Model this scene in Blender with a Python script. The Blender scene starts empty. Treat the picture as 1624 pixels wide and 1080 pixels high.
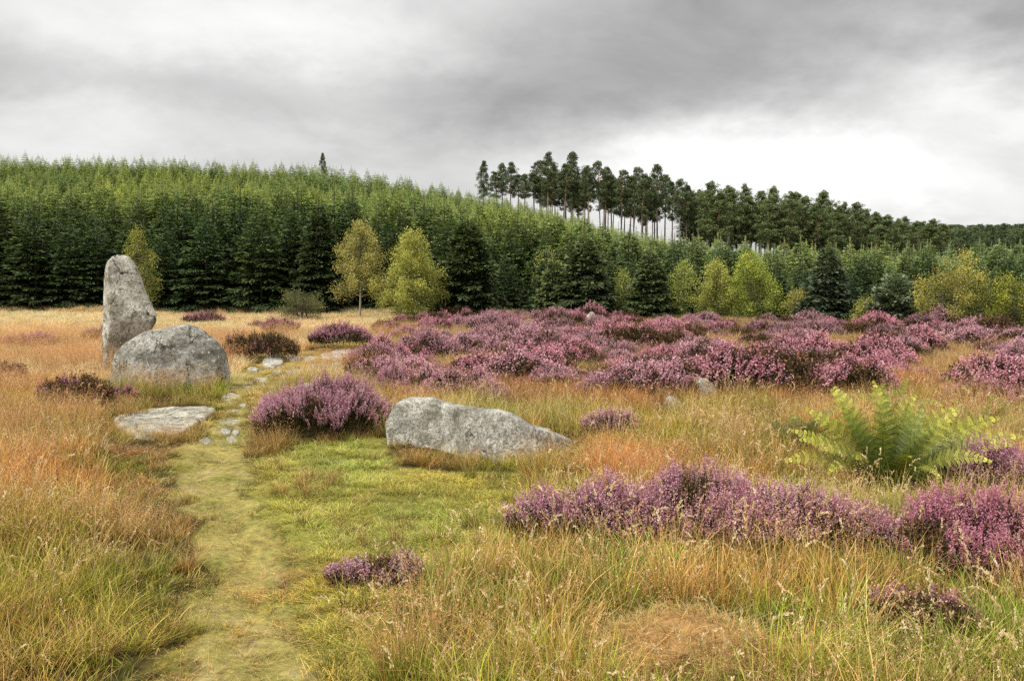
import bpy, math, random
import numpy as np
from mathutils import noise as mnoise, Vector

random.seed(7)
RNG = np.random.default_rng(7)
scene = bpy.context.scene
COL = scene.collection
F = 1406.0            # focal length of the photograph in its own pixels
PITCH = math.atan(100.0 / F)
EYE = 1.7

# ------------------------------------------------------------------ noise
def _hash(ix, iy, seed):
    h = (ix.astype(np.int64) * 374761393 + iy.astype(np.int64) * 668265263 + seed * 974711) & 0xffffffff
    h = ((h ^ (h >> 13)) * 1274126177) & 0xffffffff
    h = (h ^ (h >> 16)) & 0xffffffff
    return h / 4294967295.0

def vn(x, y, seed=0):
    x = np.asarray(x, float); y = np.asarray(y, float)
    ix = np.floor(x); iy = np.floor(y)
    fx = x - ix; fy = y - iy
    fx = fx * fx * (3 - 2 * fx); fy = fy * fy * (3 - 2 * fy)
    a = _hash(ix, iy, seed); b = _hash(ix + 1, iy, seed)
    c = _hash(ix, iy + 1, seed); d = _hash(ix + 1, iy + 1, seed)
    return (a * (1 - fx) + b * fx) * (1 - fy) + (c * (1 - fx) + d * fx) * fy

def fbm(x, y, seed=0, octv=4):
    s = 0.0; a = 0.5; t = 0.0
    for k in range(octv):
        s = s + a * vn(x * 2 ** k, y * 2 ** k, seed + k * 17); t += a; a *= 0.5
    return s / t

def sstep(x, a, b):
    t = np.clip((x - a) / (b - a), 0, 1)
    return t * t * (3 - 2 * t)

# ------------------------------------------------------------------ terrain
def edge_y(x):
    return np.interp(x, [-80, -23, 0, 8, 15.4, 25, 60], [48, 41, 36.5, 32.5, 28.5, 25, 22])

SIL_U = (np.array([-200, 0, 200, 400, 500, 600, 700, 800, 900, 1000, 1100, 1200, 1300, 1400, 1500, 1624, 1900]) - 812) / F
SIL_P = np.array([252, 252, 255, 262, 268, 281, 299, 318, 343, 373, 396, 405, 408, 410, 412, 414, 418])
TREE_H = lambda u: np.interp(u, [-.7, -.35, -.1, .1, .3, .6], [4.5, 4.5, 4.4, 3.8, 3.3, 3.1])
RIDGE = 132.0

def hill(x, y):
    yy = np.maximum(y, 8.0)
    u = np.clip(x / yy, -0.9, 0.9)
    ye = edge_y(x)
    zr = (440 - np.interp(u, SIL_U, SIL_P)) / F * RIDGE + EYE - 0.62 * TREE_H(u)
    t = np.clip((y - ye) / (RIDGE - ye), 0, 1)
    t = 0.8 * t + 0.2 * t * t
    z = zr * t
    z = z - 0.10 * np.maximum(y - 176, 0)
    far = 11.5 * sstep(u, 0.36, 0.52) * sstep(y, 210, 290) * (1 - sstep(y, 330, 460))
    z = z + far + np.maximum(0, 0.10 * (np.minimum(y, 310) - 176)) * sstep(u, .36, .52) * (1 - sstep(y, 330, 460))
    return np.maximum(z, -14.0)

def height(x, y):
    x = np.asarray(x, float); y = np.asarray(y, float)
    z = 0.10 * (fbm(x * 0.45, y * 0.45, 3) - 0.5) * sstep(y, 1, 6) + 0.10 * (fbm(x * 1.6, y * 1.6, 5, 3) - 0.5)
    z = z + 0.28 * (fbm(x * 0.12, y * 0.12, 9) - 0.5) * sstep(y, 9, 20)
    z = z - 0.05 * path_mask(x, y)
    return z + hill(x, y)

# pixel of the photograph -> point on flat ground, and back
def flat_px(x, y, z=0.0):
    c, s = math.cos(PITCH), math.sin(PITCH)
    dz = z - EYE
    dep = y * c - dz * s
    up = y * s + dz * c
    dep = np.maximum(dep, 0.05)
    return 812 + F * x / dep, 540 - F * up / dep

def ray(px, py):
    c, s = math.cos(PITCH), math.sin(PITCH)
    a = (px - 812) / F; b = -(py - 540) / F
    return np.array([a, c + b * s, -s + b * c])

def flat_at(px, py):
    d = ray(px, py); t = -EYE / d[2]
    return d[0] * t, d[1] * t

def inside(px, py, poly):
    r = np.zeros(np.shape(px), bool); n = len(poly)
    for i in range(n):
        x1, y1 = poly[i]; x2, y2 = poly[(i + 1) % n]
        if y1 == y2: continue
        c = ((y1 > py) != (y2 > py)) & (px < (x2 - x1) * (py - y1) / (y2 - y1) + x1)
        r ^= c
    return r

# worn path: left and right edge (photo px) per row
PATH_ROWS = [(1500, 140, 560), (1250, 200, 540), (1080, 275, 500), (1000, 318, 478), (920, 352, 466), (860, 338, 436), (800, 318, 405),
             (750, 300, 395), (715, 290, 388), (690, 335, 392), (660, 352, 392), (630, 365, 405), (600, 376, 425),
             (585, 388, 480), (572, 425, 570), (560, 500, 650)]
def _path_ground():
    L = [flat_at(a, r) for r, a, b in PATH_ROWS]; R = [flat_at(b, r) for r, a, b in PATH_ROWS]
    return np.array(L), np.array(R)
PL, PR = _path_ground()
def path_mask(x, y):
    l = np.interp(y, PL[:, 1], PL[:, 0]); r = np.interp(y, PR[:, 1], PR[:, 0])
    n = (fbm(x * 2.2, y * 2.2, 41, 3) - .5) * .8
    w = np.minimum(x - l, r - x) + n + .10
    return np.clip(w / 0.30, 0, 1) * (y < 20.5) * (y > -3)

def at(px, py):
    """point where the pixel's ray meets the terrain"""
    d = ray(px, py)
    t0, t1 = 2.0, 60.0
    for _ in range(3):
        t = np.linspace(t0, t1, 400)
        g = EYE + d[2] * t <= height(d[0] * t, d[1] * t)
        k = int(np.argmax(g)) if g.any() else 399
        t0, t1 = t[max(k - 1, 0)], t[k]
    return float(d[0] * t1), float(d[1] * t1), float(height(d[0] * t1, d[1] * t1))

# ------------------------------------------------------------------ mesh helpers
def mesh_np(name, V, faces, mat=None, col=None, smooth=False, big=False):
    V = np.ascontiguousarray(V, np.float32)
    me = bpy.data.meshes.new(name)
    me.vertices.add(len(V)); me.vertices.foreach_set('co', V.ravel())
    faces = [np.asarray(f, np.int32) for f in faces if len(f)]
    idx = np.concatenate([f.ravel() for f in faces])
    tot = np.concatenate([np.full(len(f), f.shape[1], np.int32) for f in faces])
    st = np.concatenate([[0], np.cumsum(tot)[:-1]]).astype(np.int32)
    me.loops.add(len(idx)); me.loops.foreach_set('vertex_index', idx)
    me.polygons.add(len(tot)); me.polygons.foreach_set('loop_start', st)
    me.update(calc_edges=True)
    if not big: me.validate()
    if smooth: me.polygons.foreach_set('use_smooth', np.ones(len(me.polygons), bool))
    if col is not None:
        c = np.ones((len(V), 4), np.float32); c[:, :col.shape[1]] = col
        a = me.attributes.new('col', 'FLOAT_COLOR', 'POINT'); a.data.foreach_set('color', c.ravel())
    if mat: me.materials.append(mat)
    return me

class MB:
    """collects pieces of one mesh"""
    def __init__(s): s.V = []; s.F = {}; s.C = []; s.n = 0
    def add(s, V, faces, col):
        V = np.asarray(V, float)
        s.V.append(V)
        col = np.asarray(col, float)
        if col.ndim == 1: col = np.tile(col, (len(V), 1))
        if col.shape[1] == 3: col = np.hstack([col, np.ones((len(col), 1))])
        s.C.append(col)
        for f in faces:
            f = np.asarray(f)
            if len(f): s.F.setdefault(f.shape[1], []).append(f + s.n)
        s.n += len(V)
    def mesh(s, name, mat, smooth=False):
        return mesh_np(name, np.vstack(s.V), [np.vstack(v) for v in s.F.values()], mat, np.vstack(s.C), smooth)

def unit(v): return v / np.maximum(np.linalg.norm(v, axis=-1, keepdims=True), 1e-9)

def cards(mb, P, A, W, nrm, col, colb=None, mid=0.5):
    """diamond leaves: base P, long axis A (with length), half width W, facing nrm"""
    B = unit(np.cross(A, nrm)) * W[:, None]
    n = len(P)
    V = np.empty((n, 4, 3))
    V[:, 0] = P; V[:, 1] = P + A * mid + B; V[:, 2] = P + A; V[:, 3] = P + A * mid - B
    c = np.empty((n, 4, col.shape[1]))
    c[:] = col[:, None]
    if colb is not None: c[:, 0] = colb
    mb.add(V.reshape(-1, 3), [np.arange(n * 4).reshape(-1, 4)], c.reshape(n * 4, -1))

def tube(mb, pts, rad, sides, col):
    pts = np.asarray(pts, float); rad = np.asarray(rad, float); n = len(pts)
    T = unit(np.gradient(pts, axis=0))
    ref = np.array([0, 1., 0]) if abs(T[0][1]) < .9 else np.array([1., 0, 0])
    B = unit(np.cross(T, ref)); N = np.cross(B, T)
    a = np.linspace(0, 2 * np.pi, sides, endpoint=False)
    V = pts[:, None] + rad[:, None, None] * (np.cos(a)[None, :, None] * B[:, None] + np.sin(a)[None, :, None] * N[:, None])
    i = np.arange(n - 1)[:, None] * sides + np.arange(sides)[None]
    j = np.arange(n - 1)[:, None] * sides + (np.arange(sides)[None] + 1) % sides
    Q = np.stack([i, j, j + sides, i + sides], -1).reshape(-1, 4)
    c = np.asarray(col, float)
    if c.ndim == 2: c = np.repeat(c, sides, 0)
    mb.add(V.reshape(-1, 3), [Q], c)

def rdir(n): return unit(RNG.normal(size=(n, 3)))
def U(a, b, n): return RNG.uniform(a, b, n)

def link(name, data, parent=None, loc=None, tint=(1, 1, 1)):
    o = bpy.data.objects.new(name, data); COL.objects.link(o)
    if parent: o.parent = parent
    if loc is not None: o.location = loc
    if data is not None: o['tint'] = [float(t) for t in tint]
    return o

def tag(o, label=None, cat=None, group=None, kind=None):
    if label: o['label'] = label
    if cat: o['category'] = cat
    if group: o['group'] = group
    if kind: o['kind'] = kind
    return o

# ------------------------------------------------------------------ materials
def new_mat(name):
    m = bpy.data.materials.new(name); m.use_nodes = True
    nt = m.node_tree; nt.nodes.clear()
    return m, nt, nt.nodes.new('ShaderNodeOutputMaterial')

def leaf_mat(name, trans=0.3, rough=0.6, spec=0.2, tcol=(1.1, 1.1, .6)):
    m, nt, out = new_mat(name); N = nt.nodes; L = nt.links
    a = N.new('ShaderNodeAttribute'); a.attribute_name = 'col'
    t = N.new('ShaderNodeAttribute'); t.attribute_type = 'INSTANCER'; t.attribute_name = 'tint'
    mx = N.new('ShaderNodeMix'); mx.data_type = 'RGBA'; mx.inputs[6].default_value = (1, 1, 1, 1)
    L.new(a.outputs['Alpha'], mx.inputs[0]); L.new(t.outputs['Color'], mx.inputs[7])
    mu = N.new('ShaderNodeMix'); mu.data_type = 'RGBA'; mu.blend_type = 'MULTIPLY'; mu.inputs[0].default_value = 1
    L.new(a.outputs['Color'], mu.inputs[6]); L.new(mx.outputs[2], mu.inputs[7])
    p = N.new('ShaderNodeBsdfPrincipled'); p.inputs['Roughness'].default_value = rough
    p.inputs['Specular IOR Level'].default_value = spec
    L.new(mu.outputs[2], p.inputs['Base Color'])
    if trans > 0:
        tr = N.new('ShaderNodeBsdfTranslucent')
        m2 = N.new('ShaderNodeMix'); m2.data_type = 'RGBA'; m2.blend_type = 'MULTIPLY'; m2.inputs[0].default_value = 1
        L.new(mu.outputs[2], m2.inputs[6]); m2.inputs[7].default_value = (*tcol, 1)
        L.new(m2.outputs[2], tr.inputs['Color'])
        ms = N.new('ShaderNodeMixShader'); ms.inputs[0].default_value = trans
        L.new(p.outputs[0], ms.inputs[1]); L.new(tr.outputs[0], ms.inputs[2]); L.new(ms.outputs[0], out.inputs[0])
    else: L.new(p.outputs[0], out.inputs[0])
    return m

M_NEEDLE = leaf_mat('spruce_needles', 0.15, 0.6, .25)
M_PINE = leaf_mat('pine_needles', 0.1, 0.65, .15)
M_LEAF = leaf_mat('broad_leaves', 0.35, 0.5, .3)
M_BARK = leaf_mat('bark', 0, 0.85, .1)
M_GRASS = leaf_mat('grass_blades', 0.35, 0.55, .2, (1.1, 1.05, .6))
M_FLOWER = leaf_mat('heather_flowers', 0.3, 0.7, .1, (1.05, .9, 1.0))
M_HLEAF = leaf_mat('heather_leaves', 0.15, 0.7, .1)
M_FERN = leaf_mat('fern_leaves', 0.22, 0.5, .3)

def stone_mat(name, light=1.0, warm=0.0, lichen=1.0, scale=1.0):
    m, nt, out = new_mat(name); N = nt.nodes; L = nt.links
    tc = N.new('ShaderNodeTexCoord')
    def nz(s, d=6, r=.6, dist=0):
        n = N.new('ShaderNodeTexNoise'); n.inputs['Scale'].default_value = s * scale; n.inputs['Detail'].default_value = d
        n.inputs['Roughness'].default_value = r; n.inputs['Distortion'].default_value = dist
        L.new(tc.outputs['Object'], n.inputs['Vector']); return n
    def ramp(src, stops):
        r = N.new('ShaderNodeValToRGB'); cr = r.color_ramp
        while len(cr.elements) < len(stops): cr.elements.new(.5)
        for e, (p, c) in zip(cr.elements, stops):
            e.position = p; e.color = (*c, 1) if len(c) == 3 else c
        L.new(src, r.inputs[0]); return r
    def mix(fac, a, b):
        x = N.new('ShaderNodeMix'); x.data_type = 'RGBA'
        if hasattr(fac, 'links'): L.new(fac, x.inputs[0])
        else: x.inputs[0].default_value = fac
        for v, s in ((a, 6), (b, 7)):
            if hasattr(v, 'links'): L.new(v, x.inputs[s])
            else: x.inputs[s].default_value = (*v, 1)
        return x.outputs[2]
    k = light
    c1 = (.24 * k + warm, .23 * k + warm * .7, .20 * k); c2 = (.43 * k + warm, .42 * k + warm * .7, .375 * k); c3 = (.12 * k, .113 * k, .09 * k)
    big = nz(2.3, 8, .65)
    base = ramp(big.outputs[0], [(.28, c3), (.44, c1), (.60, c2), (.8, (c2[0] * 1.25, c2[1] * 1.25, c2[2] * 1.2))]).outputs[0]
    fine = nz(38, 5, .75)
    spk = ramp(fine.outputs[0], [(.36, (.25, .24, .22)), (.5, (1, 1, 1)), (.68, (1.7, 1.7, 1.6))]).outputs[0]
    mul = N.new('ShaderNodeMix'); mul.data_type = 'RGBA'; mul.blend_type = 'MULTIPLY'; mul.inputs[0].default_value = .85
    L.new(base, mul.inputs[6]); L.new(spk, mul.inputs[7])
    # dark olive moss stain
    md = nz(5.5, 6, .7, .6)
    mf = ramp(md.outputs[0], [(.50, (0, 0, 0)), (.60, (1, 1, 1))]).outputs[0]
    mfac = N.new('ShaderNodeMath'); mfac.operation = 'MULTIPLY'; mfac.inputs[1].default_value = .72
    L.new(mf, mfac.inputs[0])
    col = mix(mfac.outputs[0], mul.outputs[2], (.085 * k, .08 * k, .045 * k))
    # pale lichen blotches
    vo = N.new('ShaderNodeTexVoronoi'); vo.inputs['Scale'].default_value = 9 * scale
    wv = N.new('ShaderNodeVectorMath'); wv.operation = 'ADD'
    wn = nz(14, 3, .6); wsc = N.new('ShaderNodeVectorMath'); wsc.operation = 'SCALE'; wsc.inputs['Scale'].default_value = .13
    L.new(wn.outputs['Color'], wsc.inputs[0]); L.new(tc.outputs['Object'], wv.inputs[0]); L.new(wsc.outputs[0], wv.inputs[1])
    L.new(wv.outputs[0], vo.inputs['Vector'])
    lf = ramp(vo.outputs['Distance'], [(.20, (1, 1, 1)), (.30, (0, 0, 0))]).outputs[0]
    lm = ramp(nz(3.1, 4, .6).outputs[0], [(.5, (0, 0, 0)), (.62, (1, 1, 1))]).outputs[0]
    lp = N.new('ShaderNodeMath'); lp.operation = 'MULTIPLY'; L.new(lf, lp.inputs[0]); L.new(lm, lp.inputs[1])
    lp2 = N.new('ShaderNodeMath'); lp2.operation = 'MULTIPLY'; lp2.inputs[1].default_value = .8 * lichen; L.new(lp.outputs[0], lp2.inputs[0])
    col = mix(lp2.outputs[0], col, (.60, .59, .53))
    # sparse dark pits
    vp = N.new('ShaderNodeTexVoronoi'); vp.inputs['Scale'].default_value = 26 * scale; L.new(wv.outputs[0], vp.inputs['Vector'])
    pf = ramp(vp.outputs['Distance'], [(.10, (1, 1, 1)), (.22, (0, 0, 0))]).outputs[0]
    pm = ramp(nz(4.7, 3, .5).outputs[0], [(.48, (0, 0, 0)), (.6, (1, 1, 1))]).outputs[0]
    pp = N.new('ShaderNodeMath'); pp.operation = 'MULTIPLY'; L.new(pf, pp.inputs[0]); L.new(pm, pp.inputs[1])
    col = mix(pp.outputs[0], col, (.05, .048, .04))
    # long hairline cracks
    vc = N.new('ShaderNodeTexVoronoi'); vc.feature = 'DISTANCE_TO_EDGE'; vc.inputs['Scale'].default_value = 1.7 * scale
    w2 = N.new('ShaderNodeVectorMath'); w2.operation = 'MULTIPLY'; w2.inputs[1].default_value = (1.3, 1.0, .55); L.new(wv.outputs[0], w2.inputs[0]); L.new(w2.outputs[0], vc.inputs['Vector'])
    cf = ramp(vc.outputs['Distance'], [(.006, (1, 1, 1)), (.022, (0, 0, 0))]).outputs[0]
    cm = ramp(nz(2.7, 3, .5).outputs[0], [(.46, (0, 0, 0)), (.56, (1, 1, 1))]).outputs[0]
    cc_ = N.new('ShaderNodeMath'); cc_.operation = 'MULTIPLY'; L.new(cf, cc_.inputs[0]); L.new(cm, cc_.inputs[1])
    col = mix(cc_.outputs[0], col, (.045, .042, .034))
    b = N.new('ShaderNodeBsdfPrincipled'); b.inputs['Roughness'].default_value = .9; b.inputs['Specular IOR Level'].default_value = .15
    L.new(col, b.inputs['Base Color'])
    bs = N.new('ShaderNodeMath'); bs.operation = 'MULTIPLY_ADD'; bs.inputs[1].default_value = .5
    L.new(fine.outputs[0], bs.inputs[0])
    mid = nz(11, 6, .7); L.new(mid.outputs[0], bs.inputs[2])
    bp = N.new('ShaderNodeBump'); bp.inputs['Strength'].default_value = .9; bp.inputs['Distance'].default_value = .035
    L.new(bs.outputs[0], bp.inputs['Height']); L.new(bp.outputs[0], b.inputs['Normal'])
    L.new(b.outputs[0], out.inputs[0])
    return m

# ------------------------------------------------------------------ zones (ground cover), by place on the ground
Z_LAWN = [(392, 745), (470, 700), (600, 700), (650, 735), (760, 752), (860, 765), (830, 830), (780, 890), (690, 940), (640, 980), (600, 1080),
          (560, 1400), (200, 1400), (250, 1080), (320, 990), (345, 900), (300, 800), (280, 730)]
Z_CARPET = [(640, 512), (760, 497), (900, 497), (1100, 503), (1400, 510), (1750, 520), (1800, 650), (1624, 662), (1530, 640), (1400, 628), (1300, 655),
            (1235, 660), (1190, 630), (1120, 650), (1030, 668), (960, 658), (860, 662), (760, 640), (640, 650), (585, 615), (600, 580), (650, 566), (660, 548), (590, 535)]
def zones(x, y):
    px, py = flat_px(x, y)
    w = 1.0 / np.maximum(y, 3) * 60
    jx = (fbm(x * 1.3, y * 1.3, 71) - .5) * w * 14
    jy = (fbm(x * 1.3, y * 1.3, 72) - .5) * w * 5
    lawn = inside(px + jx, py + jy, Z_LAWN)
    carpet = inside(px + jx * .6, py + jy * .6, Z_CARPET)
    bank = inside(px + jx * .5, py + jy * .5, [(330, 720), (400, 720), (400, 660), (480, 600), (660, 580), (680, 548), (560, 545), (420, 562), (368, 580), (355, 640), (320, 690)])
    return px, py, lawn, carpet, bank

# ------------------------------------------------------------------ ground sheet and path
def ground_mat():
    m, nt, out = new_mat('moor_ground'); N = nt.nodes; L = nt.links
    a = N.new('ShaderNodeAttribute'); a.attribute_name = 'col'
    tc = N.new('ShaderNodeTexCoord')
    n = N.new('ShaderNodeTexNoise'); n.inputs['Scale'].default_value = 22; n.inputs['Detail'].default_value = 6; n.inputs['Roughness'].default_value = .75
    L.new(tc.outputs['Object'], n.inputs['Vector'])
    r = N.new('ShaderNodeValToRGB'); r.color_ramp.elements[0].position = .3; r.color_ramp.elements[0].color = (.45, .45, .45, 1)
    r.color_ramp.elements[1].position = .7; r.color_ramp.elements[1].color = (1.5, 1.45, 1.35, 1)
    L.new(n.outputs[0], r.inputs[0])
    mu = N.new('ShaderNodeMix'); mu.data_type = 'RGBA'; mu.blend_type = 'MULTIPLY'; mu.inputs[0].default_value = 1
    L.new(a.outputs['Color'], mu.inputs[6]); L.new(r.outputs[0], mu.inputs[7])
    b = N.new('ShaderNodeBsdfPrincipled'); b.inputs['Roughness'].default_value = .95; b.inputs['Specular IOR Level'].default_value = .05
    L.new(mu.outputs[2], b.inputs['Base Color'])
    bp = N.new('ShaderNodeBump'); bp.inputs['Strength'].default_value = .8; bp.inputs['Distance'].default_value = .03
    L.new(n.outputs[0], bp.inputs['Height']); L.new(bp.outputs[0], b.inputs['Normal'])
    L.new(b.outputs[0], out.inputs[0])
    return m
M_GROUND = ground_mat()

def grid_mesh(name, X, Y, Z, mat, col):
    ny, nx = X.shape
    i = (np.arange(ny - 1)[:, None] * nx + np.arange(nx - 1)[None])
    Q = np.stack([i, i + 1, i + nx + 1, i + nx], -1).reshape(-1, 4)
    return mesh_np(name, np.stack([X, Y, Z], -1).reshape(-1, 3), [Q], mat, col.reshape(-1, col.shape[-1]), True)

def build_ground():
    xp = np.concatenate([np.linspace(0, 9, 100, endpoint=False), np.linspace(9, 30, 70, endpoint=False), np.geomspace(30, 900, 60)]); xs = np.concatenate([-xp[:0:-1], xp])
    ys = np.concatenate([np.linspace(-40, -2, 16, endpoint=False), np.linspace(-2, 22, 170, endpoint=False), np.linspace(22, 60, 110, endpoint=False),
                         np.geomspace(60, 1500, 110)])
    X, Y = np.meshgrid(xs, ys)
    Z = height(X, Y)
    px, py, lawn, carpet, bank = zones(X, Y)
    n = fbm(X * .8, Y * .8, 91)[..., None]
    col = np.array([.06, .045, .016]) * (.7 + .6 * n)
    col = np.where(lawn[..., None], np.array([.20, .19, .045]) * (.7 + .6 * n), col)
    col = np.where(carpet[..., None], np.array([.07, .045, .025]) * (.6 + .8 * n), col)
    farl = ((Y > 14) & ~carpet)[..., None]
    col = np.where(farl, np.array([.22, .15, .05]) * (.7 + .6 * n), col)
    col = np.where((Y > edge_y(X) + 1)[..., None], np.array([.03, .035, .012]), col)
    g = link('ground', grid_mesh('ground', X, Y, Z, M_GROUND, col)); tag(g, kind='structure')

def build_path():
    ys = np.concatenate([np.linspace(1.6, 20.3, 190)])
    l = np.interp(ys, PL[:, 1], PL[:, 0]); r = np.interp(ys, PR[:, 1], PR[:, 0])
    k = np.linspace(0, 1, 24)
    X = (l - .12)[:, None] * (1 - k) + (r + .06)[:, None] * k
    wob = (fbm(ys * 2.3, ys * 0 + 3, 55, 3) - .5)[:, None] * .25 * (1 - 2 * np.abs(k - .5)) * np.sign(k - .5)
    X = X + (fbm(ys * 2, ys * 0, 57, 3) - .5)[:, None] * .12 + (fbm(ys * 4.2, ys * 0 + 8, 58, 4) - .5)[:, None] * .42 * np.clip(1 - 2.2 * k, 0, 1) + (fbm(ys * 4.2, ys * 0 + 15, 59, 4) - .5)[:, None] * .42 * np.clip(2.2 * k - 1.2, 0, 1)
    Y = np.repeat(ys[:, None], 24, 1)
    Z = height(X, Y) + .030 - .07 * np.abs(2 * k[None] - 1) ** 6
    n = fbm(X * 1.7, Y * 2.6, 93)[..., None]; n2 = fbm(X * 4.5, Y * 7, 94)[..., None]
    c = np.array([.27, .235, .075]) * (.75 + .5 * n2)
    c = c + (np.array([.33, .27, .13]) - c) * sstep(n2, .50, .75) * .8 * sstep(n, .4, .6)
    c = c + (np.array([.15, .16, .035]) - c) * sstep(1 - n2, .5, .72) * .7
    eg = (sstep(np.abs(2 * k - 1), .55, 1.0)[None, :] * np.ones_like(X))[..., None]
    c = c + (np.array([.13, .12, .03]) - c) * eg
    p = link('path', grid_mesh('path', X, Y, Z, M_GROUND, c)); tag(p, kind='structure')

# ------------------------------------------------------------------ camera, sky, sun
def build_camera():
    c = bpy.data.cameras.new('camera'); c.sensor_width = 36; c.lens = F / 1624 * 36
    c.clip_start = .05; c.clip_end = 5000
    o = bpy.data.objects.new('camera', c); COL.objects.link(o)
    o.location = (0, 0, EYE); o.rotation_euler = (math.pi / 2 - PITCH, 0, 0)
    scene.camera = o

SUN_DIR = unit(np.array([-0.50, -0.42, 0.80]))   # towards the sun: behind the left shoulder, high

def build_light():
    s = bpy.data.lights.new('sun', 'SUN'); s.energy = 4.0; s.angle = math.radians(10); s.color = (1, .955, .88)
    o = bpy.data.objects.new('sun', s); COL.objects.link(o)
    o.rotation_euler = Vector(SUN_DIR).to_track_quat('Z', 'Y').to_euler(); o.location = (-20, -20, 40)
    w = bpy.data.worlds.new('World'); scene.world = w; w.use_nodes = True
    nt = w.node_tree; N = nt.nodes; L = nt.links; N.clear()
    out = N.new('ShaderNodeOutputWorld')
    sky = N.new('ShaderNodeTexSky'); sky.sky_type = 'NISHITA'; sky.sun_disc = False
    sky.sun_elevation = math.asin(SUN_DIR[2]); sky.sun_rotation = math.atan2(SUN_DIR[0], SUN_DIR[1]) % (2 * math.pi)
    b1 = N.new('ShaderNodeBackground'); b1.inputs[1].default_value = .05; L.new(sky.outputs[0], b1.inputs[0])
    geo = N.new('ShaderNodeTexCoord')
    sep = N.new('ShaderNodeSeparateXYZ'); L.new(geo.outputs['Generated'], sep.inputs[0])
    def math_(op, a, b=None, c=None):
        n = N.new('ShaderNodeMath'); n.operation = op
        for i, v in enumerate((a, b, c)):
            if v is None: continue
            if hasattr(v, 'links'): L.new(v, n.inputs[i])
            else: n.inputs[i].default_value = v
        return n.outputs[0]
    def vmath(op, a, b=None, scale=None):
        n = N.new('ShaderNodeVectorMath'); n.operation = op
        for i, v in enumerate((a, b)):
            if v is None: continue
            if hasattr(v, 'links'): L.new(v, n.inputs[i])
            else: n.inputs[i].default_value = v
        if scale is not None: n.inputs['Scale'].default_value = scale
        return n
    def noise(vec, s, d=6, r=.55, dist=0):
        n = N.new('ShaderNodeTexNoise'); n.inputs['Scale'].default_value = s; n.inputs['Detail'].default_value = d
        n.inputs['Roughness'].default_value = r; n.inputs['Distortion'].default_value = dist
        L.new(vec, n.inputs['Vector']); return n
    # cloud-deck coordinates: direction flattened on to a high layer, plus a warp that frays the banks
    zz = math_('ADD', math_('MAXIMUM', sep.outputs[2], 0.0), .36)
    cx = math_('DIVIDE', sep.outputs[0], zz); cy = math_('DIVIDE', sep.outputs[1], zz)
    comb = N.new('ShaderNodeCombineXYZ'); L.new(cx, comb.inputs[0]); L.new(cy, comb.inputs[1])
    warp = noise(comb.outputs[0], 1.5, 6, .62)
    wv = vmath('SCALE', vmath('SUBTRACT', warp.outputs['Color'], (.5, .5, .5)).outputs[0], scale=.30).outputs[0]
    wv = vmath('MULTIPLY', wv, (1, 1, .75)).outputs[0]
    d = vmath('ADD', geo.outputs['Generated'], wv).outputs[0]
    total = None
    blobs = [  # where in the photo, spread, brightness added
        (400, 45, 190, 75, .40), (150, 215, 190, 42, .30), (545, 225, 100, 38, .20), (560, 20, 150, 50, .12),
        (720, 165, 380, 62, -.19), (110, 110, 230, 34, -.10), (1160, 85, 340, 60, -.12), (1520, 0, 330, 36, -.22), (900, 215, 260, 40, -.06),
        (1330, 255, 320, 66, .50), (1610, 165, 90, 40, .3), (1200, 300, 260, 50, .28), (1405, 195, 60, 26, -.22), (1575, 240, 110, 30, -.30), (1180, 60, 120, 30, .07), (60, 10, 120, 40, .1)]
    for px, py, sx, sy, amp in blobs:
        c = unit(ray(px, py))
        q = vmath('MULTIPLY', vmath('SUBTRACT', d, tuple(c)).outputs[0], (F / sx, F / sx, F / sy)).outputs[0]
        dn = N.new('ShaderNodeVectorMath'); dn.operation = 'DOT_PRODUCT'; L.new(q, dn.inputs[0]); L.new(q, dn.inputs[1])
        e = math_('EXPONENT', math_('MULTIPLY', dn.outputs['Value'], -.5))
        total = math_('MULTIPLY', e, amp) if total is None else math_('MULTIPLY_ADD', e, amp, total)
    f1 = noise(comb.outputs[0], 2.3, 9, .60, .4).outputs[0]
    f2 = noise(comb.outputs[0], .8, 4, .5).outputs[0]
    v = math_('ADD', total, .66)
    v = math_('MULTIPLY_ADD', math_('SUBTRACT', f1, .5), .55, v)
    v = math_('MULTIPLY_ADD', math_('SUBTRACT', f2, .5), .16, v)
    # an overcast dome is brightest overhead; dull below the horizon
    up = math_('MAXIMUM', math_('SUBTRACT', sep.outputs[2], .36), 0.0)
    v = math_('MULTIPLY_ADD', up, 2.6, v)
    v = math_('MAXIMUM', v, .2)
    lo = math_('MULTIPLY', math_('MINIMUM', sep.outputs[2], 0.0), 1.2)
    v = math_('MAXIMUM', math_('ADD', v, lo), .12)
    rgb = N.new('ShaderNodeCombineColor'); L.new(v, rgb.inputs[0]); L.new(math_('MULTIPLY', v, .995), rgb.inputs[1]); L.new(math_('MULTIPLY', v, .985), rgb.inputs[2])
    b2 = N.new('ShaderNodeBackground'); b2.inputs[1].default_value = .95; L.new(rgb.outputs[0], b2.inputs[0])
    mx = N.new('ShaderNodeMixShader'); mx.inputs[0].default_value = .95
    L.new(b1.outputs[0], mx.inputs[1]); L.new(b2.outputs[0], mx.inputs[2])
    L.new(mx.outputs[0], out.inputs[0])
    scene.view_settings.view_transform = 'Standard'; scene.view_settings.look = 'None'
    scene.view_settings.exposure = 0; scene.view_settings.gamma = 1

# ------------------------------------------------------------------ stones
KEEP_OUT = []      # (x, y, rx, ry) ellipses where no grass grows

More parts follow.
